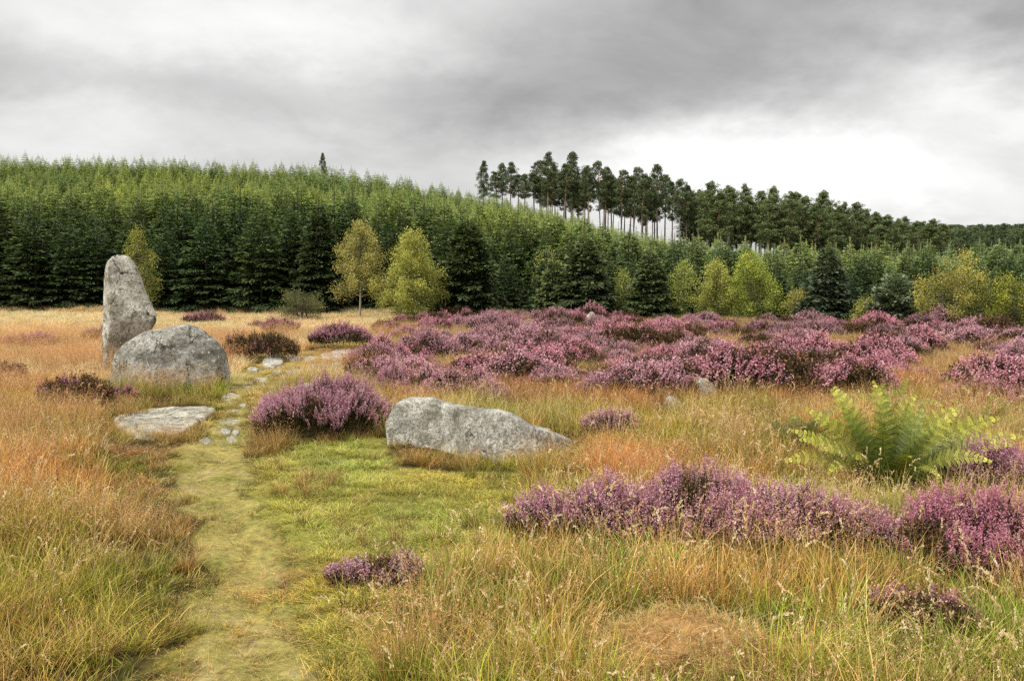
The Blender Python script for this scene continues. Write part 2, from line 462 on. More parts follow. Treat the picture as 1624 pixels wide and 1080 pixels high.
def stone_mesh(name, rings, mat, rough=.03, fine=.012, nscale=1.6, seed=0, closed_ends=True):
    """rings: list of (n,3) loops of equal length; resampled, joined, capped and weathered"""
    R = np.array(rings); nr, n, _ = R.shape
    V = R.reshape(-1, 3)
    i = np.arange(nr - 1)[:, None] * n + np.arange(n)[None]
    j = np.arange(nr - 1)[:, None] * n + (np.arange(n)[None] + 1) % n
    Q = np.stack([i, j, j + n, i + n], -1).reshape(-1, 4)
    V = np.vstack([V, R[0].mean(0), R[-1].mean(0)])
    a = np.arange(n); b = (a + 1) % n
    T = np.vstack([np.stack([b, a, np.full(n, nr * n)], -1), np.stack([a + (nr - 1) * n, b + (nr - 1) * n, np.full(n, nr * n + 1)], -1)])
    ctr = V.mean(0)
    out = V.copy()
    for k, p in enumerate(V):
        q = Vector(p * nscale) + Vector((seed * 7.3, seed * 3.1, 0))
        d = mnoise.fractal(q, 1.0, 2.0, 4) * rough
        r = mnoise.ridged_multi_fractal(q * 2.6, .9, 2.1, 3, 1.0, 2.0)
        d += (r - 1.2) * fine * .6
        d += mnoise.noise(q * 9) * fine * .6
        dirv = unit(p - ctr)
        out[k] = p + dirv * d
    return mesh_np(name, out, [Q, T], mat, None, True)

def smooth_loop(P, n, it=2):
    """round off a polygon: resample and blur"""
    P = np.asarray(P, float); P2 = np.vstack([P, P[:1]])
    s = np.concatenate([[0], np.cumsum(np.linalg.norm(np.diff(P2, axis=0), axis=1))])
    t = np.linspace(0, s[-1], n, endpoint=False)
    L = np.stack([np.interp(t, s, P2[:, k]) for k in range(P.shape[1])], -1)
    for _ in range(it): L = .25 * np.roll(L, 1, 0) + .5 * L + .25 * np.roll(L, -1, 0)
    return L

def upright_stone(label, cat, name, base_px, left, right, section, depth, mat, levels=60, n=84, it=4, **kw):
    """outline given as (px,py) down each side; base_px = (px,py) of the foot"""
    x0, y0, z0 = at(*base_px)
    y0 += depth * .5
    dep = y0
    def to_xz(px, py):
        d = ray(px, py); t = dep / d[1]; return d[0] * t, EYE + d[2] * t
    Lx = np.array([to_xz(*p) for p in left]); Rx = np.array([to_xz(*p) for p in right])
    top = min(Lx[:, 1].max(), Rx[:, 1].max()); bot = z0 - .25
    zs = bot + (top - bot) * (1 - (1 - np.linspace(0, 1, levels)) ** 1.6)
    sec = smooth_loop(section, n, it)
    # section normalised to x in [-.5,.5]
    sec[:, 0] = (sec[:, 0] - sec[:, 0].min()) / np.ptp(sec[:, 0]) - .5
    rings = []
    o = np.argsort(Lx[:, 1]); Lx = Lx[o]; o = np.argsort(Rx[:, 1]); Rx = Rx[o]
    wmax = (np.interp(zs, Rx[:, 1], Rx[:, 0]) - np.interp(zs, Lx[:, 1], Lx[:, 0])).max()
    for z in zs:
        xl = np.interp(z, Lx[:, 1], Lx[:, 0]); xr = np.interp(z, Rx[:, 1], Rx[:, 0])
        w = max(xr - xl, .02); d = depth * (w / wmax) ** .55
        rings.append(np.stack([(xl + xr) / 2 + sec[:, 0] * w - x0, sec[:, 1] * d, np.full(n, z - z0)], -1))
    me = stone_mesh(name, rings, mat, **kw)
    ob = link(name, me, None, (x0, y0, z0)); tag(ob, label, cat)
    KEEP_OUT.append((x0 + rings[len(rings) // 3][:, 0].mean(), y0, np.ptp(rings[len(rings) // 4][:, 0]) * .46, depth * .45))
    return ob

M_STONE_TALL = stone_mat('granite_standing', 1.32, .018, 1.0, 1.0)
M_STONE_ROUND = stone_mat('granite_boulder', .95, .0, 1.1, 1.1)
M_STONE_LONG = stone_mat('granite_fallen', 1.2, .0, .8, 1.3)
M_STONE_FLAT = stone_mat('granite_slab', 1.12, .045, .2, 1.6)
M_STONE_PALE = stone_mat('pale_stone', 1.32, .02, .6, 2.2)

def build_stones():
    upright_stone('tall grey lichened standing stone with a slanting right shoulder behind the boulder', 'standing stone', 'standing_stone', (190, 598),
        [(160, 640), (162, 590), (163, 540), (164, 490), (165, 450), (167, 428), (171, 415), (178, 408), (188, 405)],
        [(200, 640), (208, 590), (226, 545), (238, 524), (245, 510), (245, 499), (237, 482), (228, 463), (221, 442), (215, 426), (209, 415), (202, 408), (195, 405)],
        [(-.5, .3), (-.48, -.12), (-.22, -.5), (.05, -.3), (.5, .05), (.42, .42), (-.1, .5)], .62, M_STONE_TALL, it=1, rough=.010, fine=.010, seed=1)
    upright_stone('broad rounded grey boulder leaning against the foot of the standing stone', 'boulder', 'boulder', (272, 622),
        [(172, 660), (175, 622), (178, 600), (182, 575), (190, 556), (202, 542), (215, 532), (232, 523), (250, 519), (270, 517)],
        [(358, 660), (361, 622), (363, 595), (360, 570), (352, 553), (342, 543), (330, 534), (322, 526), (308, 519), (290, 516.5)],
        [(-.5, .1), (-.45, -.28), (-.2, -.5), (.2, -.46), (.45, -.25), (.5, .1), (.3, .5), (-.3, .5)], .95, M_STONE_ROUND, it=2, rough=.042, fine=.016, seed=2)
    # fallen stone: rings run along its length
    xl, yl, zl = at(760, 728)
    xa = flat_at(616, 728); dep = yl
    tops = [(612, 672), (616, 660), (624, 645), (634, 636), (655, 631), (684, 631), (702, 639), (722, 644), (750, 648), (772, 651), (792, 654), (812, 658),
            (828, 668), (842, 676), (872, 685), (895, 694), (908, 701), (914, 706)]
    bots = [(612, 690), (616, 702), (640, 707), (700, 716), (740, 729), (800, 735), (850, 731), (880, 723), (905, 714), (914, 708)]
    xs = np.concatenate([np.linspace(613, 640, 12), np.linspace(645, 890, 70), np.linspace(893, 913, 10)])
    T = np.interp(xs, *zip(*tops)); B = np.interp(xs, *zip(*bots))
    rings = []
    sec = smooth_loop([(-.5, 0), (-.42, .55), (-.34, 1), (.12, .96), (.42, .6), (.5, 0), (0, -.25)], 72, 3)
    for px, t, b in zip(xs, T, B):
        d = ray(px, b); k = (EYE - zl) / -d[2]; fy = d[1] * k          # foot of the front face
        fy = float(np.clip(fy, yl - .4, yl + .6))
        d2 = ray(px, t); k2 = (fy + .10) / d2[1]
        zt = EYE + d2[2] * k2 - zl; x = d2[0] * k2
        zt = max(zt, .03); dd = min(.62, .30 + zt * .8)
        rings.append(np.stack([np.full(72, x - xl), (sec[:, 0] + .5) * dd + fy - yl, sec[:, 1] * zt - .06 * (sec[:, 1] < .3)], -1))
    me = stone_mesh('fallen_stone', rings, M_STONE_LONG, rough=.03, fine=.014, nscale=2.2, seed=3)
    o = link('fallen_stone', me, None, (xl, yl, zl)); tag(o, 'long pale grey stone lying in the grass, tapering to the right', 'fallen stone')
    for q in (-.55, -.2, .2, .55): KEEP_OUT.append((xl + q - .0, yl + .3, .3, .27))
    # flat slab
    def slab(name, poly, thick, mat, label, tilt=0, group=None, seed=5, cat='flat stone', sc=1.0):
        P = np.array([at(*p)[:2] for p in poly]); c = P.mean(0); z = float(height(*c))
        lo = smooth_loop(P - c, 64, 3)
        rings = []
        for s, h in ((1.04, -.08), (1.02, -.02), (1.0, thick * .45), (.975, thick * .8), (.93, thick), (.7, thick * 1.08), (.45, thick * 1.1), (.2, thick * 1.1)):
            rings.append(np.column_stack([lo * s, np.full(64, h) + tilt * lo[:, 1] * s + (height(lo[:, 0] * s + c[0], lo[:, 1] * s + c[1]) - z) * .8]))
        me = stone_mesh(name, rings, mat, rough=.015 * sc, fine=.012 * sc, nscale=3, seed=seed)
        o = link(name, me, None, (*c, z)); tag(o, label, cat, group)
        KEEP_OUT.append((c[0], c[1], np.ptp(lo[:, 0]) * .45, np.ptp(lo[:, 1]) * .45))
    slab('flat_slab', [(178, 668), (214, 652), (250, 648), (300, 646), (330, 645), (346, 649), (330, 664), (300, 680), (275, 694), (246, 700), (214, 695), (190, 684)], .03, M_STONE_FLAT,
         'large flat pinkish grey slab set in the grass before the boulder')
    st = [([(352, 630), (366, 626), (386, 631), (384, 638), (364, 640), (350, 637)], .07, 'flat stone at the path edge right of the boulder'),
          ([(343, 670), (362, 666), (380, 669), (379, 676), (358, 678), (344, 676)], .05, 'flat stone across the path, right of the big slab'),
          ([(350, 686), (360, 683), (368, 687), (366, 694), (354, 695)], .07, 'small round stone on the path beside the pink heather'),
          ([(370, 688), (377, 686), (380, 692), (375, 697), (369, 694)], .07, 'tiny pale stone touching the pink heather'),
          ([(316, 701), (328, 697), (338, 702), (332, 709), (318, 708)], .05, 'pale stone just below the right tip of the slab'),
          ([(358, 698), (368, 694), (377, 698), (374, 706), (360, 706)], .05, 'pale stone lowest of those on the path'),
          ([(416, 578), (424, 569), (440, 567), (450, 573), (449, 583), (432, 588), (418, 586)], .14, 'largest upright block of the stony bank right of the boulder'),
          ([(452, 570), (464, 566), (478, 569), (476, 575), (460, 577)], .10, 'grey block second along the stony bank'),
          ([(480, 571), (492, 567), (502, 571), (498, 576), (484, 576)], .08, 'low grey block in the middle of the stony bank'),
          ([(508, 566), (530, 558), (556, 556), (572, 562), (560, 570), (530, 574), (512, 572)], .10, 'wide pale slab at the far end of the stony bank'),
          ([(452, 592), (470, 588), (486, 592), (478, 598), (458, 598)], .06, 'flat stone in turf below the stony bank'),
          ([(398, 604), (412, 600), (426, 604), (420, 610), (402, 610)], .05, 'half buried stone between boulder and pink heather'),
          ([(600, 560), (616, 557), (634, 560), (630, 566), (606, 567)], .06, 'half buried stone near the heather edge, far right of the bank'),
          ([(1176, 573), (1192, 566), (1212, 570), (1210, 580), (1184, 582)], .22, 'dull grey stone half hidden in the middle of the heather'),
          ([(462, 640), (476, 630), (496, 630), (508, 637), (500, 646), (474, 648)], .34, 'grey stone showing through the pink heather clump')]
    for k, (poly, th, lab) in enumerate(st):
        slab('stone', poly, th * .62, M_STONE_PALE if k != 13 else M_STONE_ROUND, lab, group='small stones', seed=20 + k, cat='stone', sc=.7)
    for k, (qx, qy, w_) in enumerate([(400, 590, 11), (438, 594, 8), (505, 582, 13), (535, 580, 9), (560, 577, 16), (590, 572, 10), (620, 573, 12), (495, 590, 8), (392, 618, 9), (372, 655, 8), (385, 648, 7), (425, 586, 9), (575, 563, 12), (545, 566, 9)]):
        a_ = np.linspace(0, 2 * np.pi, 7, endpoint=False); rr_ = w_ * U(.7, 1.2, 7)
        slab('stone', [(qx + math.cos(t) * r, qy + math.sin(t) * r * .32) for t, r in zip(a_, rr_)], U(.03, .08, 1)[0], M_STONE_PALE, 'small pale stone bedded in the turf of the rubble bank', group='bedded stones of the bank', seed=60 + k, cat='stone', sc=.6)
    # upright small ones
    upright_stone('small pale leaning stone at the edge of the heather', 'stone', 'stone', (1120, 640),
        [(1098, 660), (1100, 640), (1099, 620), (1101, 606), (1108, 600)], [(1136, 660), (1138, 640), (1138, 622), (1130, 608), (1118, 601), (1112, 600)],
        [(-.5, .2), (-.3, -.5), (.35, -.4), (.5, .2), (0, .5)], .28, M_STONE_PALE, levels=24, n=40, rough=.02, fine=.012, nscale=4, seed=41)
    upright_stone('low grey stone left of the pale leaning one in the orange grass', 'stone', 'stone', (1066, 655),
        [(1050, 672), (1052, 655), (1053, 640), (1058, 630), (1064, 627)], [(1082, 672), (1084, 655), (1081, 641), (1074, 632), (1068, 627)],
        [(-.5, .2), (-.3, -.5), (.35, -.4), (.5, .2), (0, .5)], .25, M_STONE_ROUND, levels=24, n=40, rough=.02, fine=.012, nscale=4, seed=42)
    upright_stone('small pointed stone standing far off above the heather', 'standing stone', 'standing_stone', (938, 521),
        [(929, 530), (930, 515), (931, 502), (934, 496), (937, 494)], [(946, 530), (946, 515), (945, 503), (942, 496), (939, 494)],
        [(-.5, .2), (-.3, -.5), (.35, -.4), (.5, .2), (0, .5)], .3, M_STONE_PALE, levels=24, n=40, rough=.02, fine=.012, nscale=3, seed=43)
    for s in [o for o in COL.objects if o.get('category') == 'stone' and not o.get('group')]: s['group'] = 'small stones'

# ------------------------------------------------------------------ heather
FLW = np.array([[.54, .29, .335], [.64, .41, .45], [.43, .19, .235], [.57, .34, .37], [.70, .50, .51]])
DRY = np.array([[.20, .10, .06], [.28, .15, .07], [.13, .07, .045]])
GRN = np.array([[.05, .055, .018], [.035, .038, .014], [.08, .068, .025], [.035, .025, .014]])  # greens darkened to paint the shade in gaps between the spikes

def heather_geo(w, d, h, nspr, near=True, bloom=.85, seed=0, shape=None, magenta=0., base_h=.15):
    """mound of upright sprigs: returns (flowers MB, foliage MB)"""
    fl, fo = MB(), MB()
    n = nspr
    ang = U(0, 2 * np.pi, n); r = np.sqrt(U(0, 1, n))
    edge = 1 + .28 * (vn(np.cos(ang) * 1.7 + 9, np.sin(ang) * 1.7 + seed * 3.3, 12) - .5) * 2
    X = np.cos(ang) * r * edge; Y = np.sin(ang) * r * edge
    lump = .62 + .75 * fbm(X * w * 2.2 + seed * 5.1, Y * d * 2.2 + seed * 1.7, 15, 3)
    dome = np.sqrt(np.clip(1 - (r * .93) ** 2.4, 0, 1))
    top = h * lump * (.22 + .78 * dome) * U(.82, 1.12, n)
    bx = X * w / 2; by = Y * d / 2
    if shape is not None: bx, by = shape(bx, by)
    outw = np.stack([np.cos(ang), np.sin(ang)], -1) * (r ** 1.5)[:, None]
    ln = np.clip(top * .75, .10, .30) * U(.8, 1.15, n)
    lean = outw * .55 + RNG.normal(size=(n, 2)) * (.14 if near else .2)
    D = unit(np.column_stack([lean, np.ones(n)]))
    T = np.column_stack([bx, by, top])
    B = T - D * ln[:, None]
    B[:, 2] = np.maximum(B[:, 2], .01)
    # stems
    q = rdir(n)
    wst = np.full(n, .004 if near else .008)
    c = GRN[RNG.integers(0, 4, n)] * U(.6, 1.1, n)[:, None]
    cards(fo, B, T - B, wst, q, np.column_stack([c, np.zeros(n)]))
    blm = (fbm(X * w * 1.6 + 31 + seed, Y * d * 1.6, 25, 3) < bloom * .62 + .12) & (RNG.random(n) < bloom + .1)
    # foliage bits
    m = 9 if near else 5
    k = np.repeat(np.arange(n), m); s = RNG.random(n * m) ** .8 * np.where(blm[k], .75, 1.0)
    P = B[k] + (T - B)[k] * s[:, None] + RNG.normal(size=(n * m, 3)) * (.010 if near else .016)
    A = unit(D[k] * .8 + rdir(n * m) * .9) * U(.018, .035, n * m)[:, None] * (1 if near else 1.7)
    c = GRN[RNG.integers(0, 4, n * m)] * (U(.45, 1.1, n * m) * (.35 + .75 * s))[:, None]
    dry = (~blm)[k] & (RNG.random(n * m) < .7)
    c[dry] = DRY[RNG.integers(0, 3, dry.sum())] * U(.5, 1.2, dry.sum())[:, None]
    cards(fo, P, A, np.full(n * m, .0035 if near else .0075), rdir(n * m), np.column_stack([c, np.zeros(n * m)]))
    # flower spikes: a main spike and one or two side ones
    for side in range(3 if near else 2):
        idx = np.where(blm & ((RNG.random(n) < .75) if side else True))[0]
        m = (15, 9, 9)[side] if near else (7, 5)[side]
        k = np.repeat(idx, m); nn = len(k)
        if nn == 0: continue
        off = np.repeat(RNG.normal(size=(len(idx), 3)) * ((.24 if near else .35) if side else .06), m, 0)
        sl = np.repeat(U(.085, .15, len(idx)) * (.75 if side else 1), m) * min(1, max(.55, h / .4))
        Dk = unit(D[k] + off)
        s = RNG.random(nn)
        P = T[k] - D[k] * (np.repeat(U(.01, .06, len(idx)), m) * bool(side))[:, None] + Dk * ((s - .65) * sl)[:, None]
        o = rdir(nn); P = P + o * ((.0042 if near else .009) * (1.15 - .6 * s))[:, None]
        A = unit(o + Dk * .9) * (U(.0075, .0125, nn) if near else U(.013, .022, nn))[:, None]
        tone = FLW[np.repeat(RNG.integers(0, 5, len(idx)), m)] * U(.7, 1.2, nn)[:, None] * (.72 + .4 * s)[:, None]
        if magenta: tone = tone * (1 - magenta) + magenta * np.array([.62, .23, .33]) * U(.6, 1.25, nn)[:, None]
        br = RNG.random(nn) < .12; tone[br] = DRY[RNG.integers(0, 3, br.sum())] * 1.2
        cards(fl, P, A, (U(.0034, .005, nn) if near else U(.006, .0095, nn)), rdir(nn), tone)
    if fl.n == 0: cards(fl, T[:4], D[:4] * .03, np.full(4, .005), rdir(4), FLW[:4])
    return fl, fo

def heather(label, px, py, w, d, h, n, near=True, bloom=.85, tint=(1, 1, 1), seed=0, shape=None, magenta=0., group='heather clumps'):
    x, y, z = at(px, py); y += d * .46; z = float(height(x, y))
    e = bpy.data.objects.new('heather_clump', None); COL.objects.link(e); e.location = (x, y, z); e.empty_display_size = .2
    tag(e, label, 'heather', group)
    fl, fo = heather_geo(w, d, h, n, near, bloom, seed, shape, magenta)
    link('flowers', fl.mesh('heather_flowers', M_FLOWER), e, None, tint)
    link('foliage', fo.mesh('heather_foliage', M_HLEAF), e, None, (1, 1, 1))
    if shape is None: KEEP_OUT.append((x, y, w * .42, d * .40))
    return e

def build_heather():
    H = heather
    H('big mauve pink heather mound between the path and the fallen stone', 492, 708, 1.56, 1.75, .57, 2500, True, .95, (1.06, .99, 1.06), 1)
    # long foreground ribbon: bends down to the right
    def bend(x, y):
        return x, y - .16 * x + .10 * np.cos(x * 2.2)
    H('long foreground band of purple heather running below the fern', 1118, 912, 2.25, .80, .42, 2700, True, .88, (1.02, .93, 1.0), 2, bend)
    H('vivid magenta heather spilling in at the right edge', 1622, 965, .95, 1.1, .42, 1300, True, .8, (1, .92, .95), 3, None, .55)
    H('tiny low heather tuft alone in the short green lawn', 592, 942, .56, .30, .15, 420, True, .8, (.92, .92, .95), 4)
    H('purple heather at the right edge just behind the fern', 1628, 815, .85, 1.0, .42, 1100, True, .85, (.95, .84, .9), 5)
    H('faded pale lilac heather tuft in tall grass right of the fallen stone', 972, 702, .66, .4, .30, 420, True, .7, (1.15, 1.2, 1.1), 6)
    H('dark brown purple heather clump in the left grass', 98, 655, .95, .8, .42, 800, False, .45, (.7, .55, .62), 7)
    H('dark heather clump cut by the left edge', 2, 612, .6, .5, .34, 300, False, .6, (.75, .6, .7), 8)
    H('dark brown heather bush right behind the boulder', 405, 577, 1.7, 1.3, .52, 1300, False, .45, (.8, .62, .7), 9)
    H('small bright heather tuft alone in the straw field', 437, 532, 1.1, .8, .42, 520, False, .95, (.85, .6, .75), 10)
    H('pink heather mound at the left end of the moor', 528, 560, 1.5, 1.3, .52, 900, False, .9, (1, .8, .95), 11)
    H('heather tuft touching the left side of the standing stone', 146, 545, .8, .6, .40, 380, False, .8, (.9, .8, .85), 12)
    H('low pink heather patch in the grass at the far left', 28, 556, 1.5, 1.3, .34, 700, False, .9, (1.05, .85, .9), 13)
    H('distant heather patch below the dark spruces, left of the shrub', 314, 516, 1.7, 1.3, .42, 600, False, .9, (.9, .7, .8), 14)
    H('small heather clump pressed behind the big pink mound, towards the fallen stone', 626, 632, .62, .6, .36, 520, True, .9, (1.05, .98, 1.05), 15)
    H('tiny pink heather in front of the boulder', 246, 618, .22, .2, .24, 110, True, .9, (1.1, .9, 1), 16)
    H('low pinkish heather between the dark clump and the boulder', 178, 640, .5, .4, .17, 240, True, .7, (1, .85, .9), 17)
    H('heather sprigs beside the small pale leaning stone', 1098, 640, .42, .4, .30, 260, True, .8, (.9, .75, .85), 18)
    H('pinkish brown heather in the bottom right corner grass', 1480, 1040, .5, .4, .24, 420, True, .55, (.95, .75, .8), 19)
    H('brown faded heather between the purple band and the magenta one', 1440, 912, .45, .4, .24, 260, True, .45, (.9, .8, .85), 20)
    H('faint heather behind the straw tuft, distant left field', 415, 523, 1.1, .6, .26, 260, False, .8, (.9, .8, .85), 21)
    H('upright purple heather behind the big pink mound', 590, 598, 1.0, 1.0, .46, 800, False, .9, (1, .94, .96), 22)

# ------------------------------------------------------------------ scattering of stuff by geometry nodes
def src_object(name, me):
    return bpy.data.objects.new(name, me)       # source shape only; not in the scene

def scatter(name, sources, P, tint, scl, rot, kind):
    n = len(P)
    me = bpy.data.meshes.new(name); me.vertices.add(n); me.vertices.foreach_set('co', np.asarray(P, np.float32).ravel())
    for nm, ty in (('tint', 'FLOAT_COLOR'), ('scl', 'FLOAT_VECTOR'), ('rot', 'FLOAT_VECTOR'), ('pick', 'INT')):
        me.attributes.new(nm, ty, 'POINT')
    t = np.ones((n, 4), np.float32); t[:, :3] = tint
    me.attributes['tint'].data.foreach_set('color', t.ravel())
    me.attributes['scl'].data.foreach_set('vector', np.asarray(scl, np.float32).ravel())
    me.attributes['rot'].data.foreach_set('vector', np.asarray(rot, np.float32).ravel())
    me.attributes['pick'].data.foreach_set('value', np.asarray(kind, np.int32))
    o = link(name, me); tag(o, kind='stuff')
    ng = bpy.data.node_groups.new(name + '_scatter', 'GeometryNodeTree')
    ng.interface.new_socket('Geometry', in_out='INPUT', socket_type='NodeSocketGeometry')
    ng.interface.new_socket('Geometry', in_out='OUTPUT', socket_type='NodeSocketGeometry')
    N = ng.nodes; L = ng.links
    gi = N.new('NodeGroupInput'); go = N.new('NodeGroupOutput')
    iop = N.new('GeometryNodeInstanceOnPoints'); jn = N.new('GeometryNodeJoinGeometry')
    for s in sources:
        oi = N.new('GeometryNodeObjectInfo'); oi.inputs['Object'].default_value = s; oi.inputs['As Instance'].default_value = True
        L.new(oi.outputs['Geometry'], jn.inputs[0])
    L.new(gi.outputs[0], iop.inputs['Points']); L.new(jn.outputs[0], iop.inputs['Instance'])
    iop.inputs['Pick Instance'].default_value = True
    def na(attr, ty):
        a = N.new('GeometryNodeInputNamedAttribute'); a.data_type = ty; a.inputs['Name'].default_value = attr
        return a.outputs['Attribute']
    L.new(na('pick', 'INT'), iop.inputs['Instance Index'])
    L.new(na('scl', 'FLOAT_VECTOR'), iop.inputs['Scale'])
    e2r = N.new('FunctionNodeEulerToRotation'); L.new(na('rot', 'FLOAT_VECTOR'), e2r.inputs[0]); L.new(e2r.outputs[0], iop.inputs['Rotation'])
    L.new(iop.outputs[0], go.inputs[0])
    md = o.modifiers.new('scatter', 'NODES'); md.node_group = ng
    return o

def scatter_real(name, geos, P, tint, scl, rot, kind):
    """one mesh of all tufts (ground cover nobody could count), colours already mixed in"""
    VV, CC, FF, off = [], [], {}, 0
    P = np.asarray(P, np.float32); scl = np.asarray(scl, np.float32)
    for g, mb in enumerate(geos):
        idx = np.where(kind == g)[0]
        if not len(idx): continue
        V = np.vstack(mb.V).astype(np.float32); C = np.vstack(mb.C)[:, :3].astype(np.float32); n = len(V)
        for ch in np.array_split(idx, max(1, len(idx) // 2000)):
            a, b, c = rot[ch].astype(np.float32).T
            ca, sa, cb, sb, cc, sc = np.cos(a), np.sin(a), np.cos(b), np.sin(b), np.cos(c), np.sin(c)
            R = np.empty((len(ch), 3, 3), np.float32)
            R[:, 0] = np.stack([cc * cb, cc * sb * sa - sc * ca, cc * sb * ca + sc * sa], -1)
            R[:, 1] = np.stack([sc * cb, sc * sb * sa + cc * ca, sc * sb * ca - cc * sa], -1)
            R[:, 2] = np.stack([-sb, cb * sa, cb * ca], -1)
            W = np.einsum('nij,nvj->nvi', R, V[None] * scl[ch][:, None]) + P[ch][:, None]
            VV.append(W.reshape(-1, 3))
            CC.append((C[None] * tint[ch].astype(np.float32)[:, None]).reshape(-1, 3))
            for k, fl in mb.F.items():
                f = np.vstack(fl).astype(np.int32)
                FF.setdefault(k, []).append((f[None] + (off + np.arange(len(ch), dtype=np.int32) * n)[:, None, None]).reshape(-1, k))
            off += len(ch) * n
    me = mesh_np(name, np.vstack(VV), [np.vstack(v) for v in FF.values()], M_GRASS, np.vstack(CC), False, big=True)
    return tag(link(name, me), kind='stuff')

# ------------------------------------------------------------------ grass tufts
def blades(mb, n, spread, h0, h1, wid, lean, droop, cb, ct, var=.25, segs=3, base=None, azb=None):
    a = U(0, 2 * np.pi, n); r = spread * np.sqrt(RNG.random(n))
    B = np.column_stack([np.cos(a) * r, np.sin(a) * r, np.zeros(n)]) if base is None else base
    az = a + RNG.normal(size=n) * .9 if azb is None else azb
    h = U(h0, h1, n); le = np.abs(RNG.normal(size=n)) * lean + .06; dr = U(.4, 1.3, n) * droop
    dirh = np.column_stack([np.cos(az), np.sin(az), np.zeros(n)])
    sa = az + np.pi / 2 + U(-.7, .7, n); side = np.column_stack([np.cos(sa), np.sin(sa), np.zeros(n)])
    cb = np.asarray(cb); ct = np.asarray(ct)
    k = RNG.integers(0, len(cb), n)
    bright = 1 + var * RNG.normal(size=n)[:, None]; bright = np.clip(bright, .3, 1.8)
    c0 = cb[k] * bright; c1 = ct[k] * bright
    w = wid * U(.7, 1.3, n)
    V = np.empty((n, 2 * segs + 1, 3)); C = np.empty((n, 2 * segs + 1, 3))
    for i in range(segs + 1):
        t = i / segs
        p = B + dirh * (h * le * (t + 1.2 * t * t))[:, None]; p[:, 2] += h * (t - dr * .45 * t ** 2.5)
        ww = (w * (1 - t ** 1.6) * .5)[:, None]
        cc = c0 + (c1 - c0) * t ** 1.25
        if i < segs:
            V[:, 2 * i] = p - side * ww; V[:, 2 * i + 1] = p + side * ww; C[:, 2 * i] = cc; C[:, 2 * i + 1] = cc
        else: V[:, 2 * segs] = p; C[:, 2 * segs] = cc
    off = np.arange(n)[:, None] * (2 * segs + 1)
    q = [off + np.array([[2 * i, 2 * i + 1, 2 * i + 3, 2 * i + 2]]) for i in range(segs - 1)]
    tri = off + np.array([[2 * segs - 2, 2 * segs - 1, 2 * segs]])
    mb.add(V.reshape(-1, 3), ([np.vstack(q)] if q else []) + [tri], C.reshape(-1, 3))
    return V[:, 2 * segs], dirh

GB = [[.026, .034, .007], [.04, .042, .009], [.045, .04, .011]]; GT = [[.34, .40, .065], [.44, .46, .09], [.52, .48, .15]]  # blade-base colours here and below darkened, painting shade in the grass gaps
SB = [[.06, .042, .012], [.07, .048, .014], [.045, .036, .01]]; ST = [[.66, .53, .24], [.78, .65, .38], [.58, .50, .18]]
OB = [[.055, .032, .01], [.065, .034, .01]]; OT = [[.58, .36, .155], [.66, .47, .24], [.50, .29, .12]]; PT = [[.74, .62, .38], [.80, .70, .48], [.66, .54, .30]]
CREAM = np.array([[.78, .62, .38], [.72, .52, .28], [.82, .70, .46]])

def seed_tuft(n, spread, h0, h1, far=False):
    mb = MB()
    tips, dh = blades(mb, n, spread, h0, h1, .0026 if not far else .005, .10, .18, OB, ST, .2, 4)
    # feathery head along the last part of each stem
    m = 26
    k = np.repeat(np.arange(n), m); nn = n * m
    L = np.repeat(U(.05, .10, n), m); s = RNG.random(nn)
    nod = np.repeat(U(.05, 1.0, n), m)
    ax = np.column_stack([dh[k][:, 0] * nod * (.3 + s), dh[k][:, 1] * nod * (.3 + s), 1.0 - nod * .55 * s])
    P = tips[k] + unit(ax) * (L * (s - .1))[:, None] + rdir(nn) * (.006 * (1.15 - s))[:, None]
    A = unit(unit(ax) + rdir(nn) * .55) * U(.010, .018, nn)[:, None]
    c = CREAM[np.repeat(RNG.integers(0, 3, n), m)] * U(.7, 1.15, nn)[:, None]
    cards(mb, P, A, U(.0016, .003, nn), rdir(nn), c)
    return mb

def haze_tuft(n, spread, h0, h1):
    """fine reddish hair grass: thin stems with a loose cloud of spikelets"""
    mb = MB()
    tips, dh = blades(mb, n, spread, h0, h1, .0022, .16, .15, OB, OT, .25, 3)
    m = 9; k = np.repeat(np.arange(n), m); nn = n * m
    P = tips[k] + RNG.normal(size=(nn, 3)) * np.array([.016, .016, .03])
    A = unit(rdir(nn) + np.array([0, 0, .8])) * U(.008, .018, nn)[:, None]
    c = np.array([[.58, .36, .21], [.66, .46, .28], [.50, .27, .16]])[RNG.integers(0, 3, nn)] * U(.7, 1.2, nn)[:, None]
    cards(mb, P, A, U(.0014, .0026, nn), rdir(nn), c)
    return mb

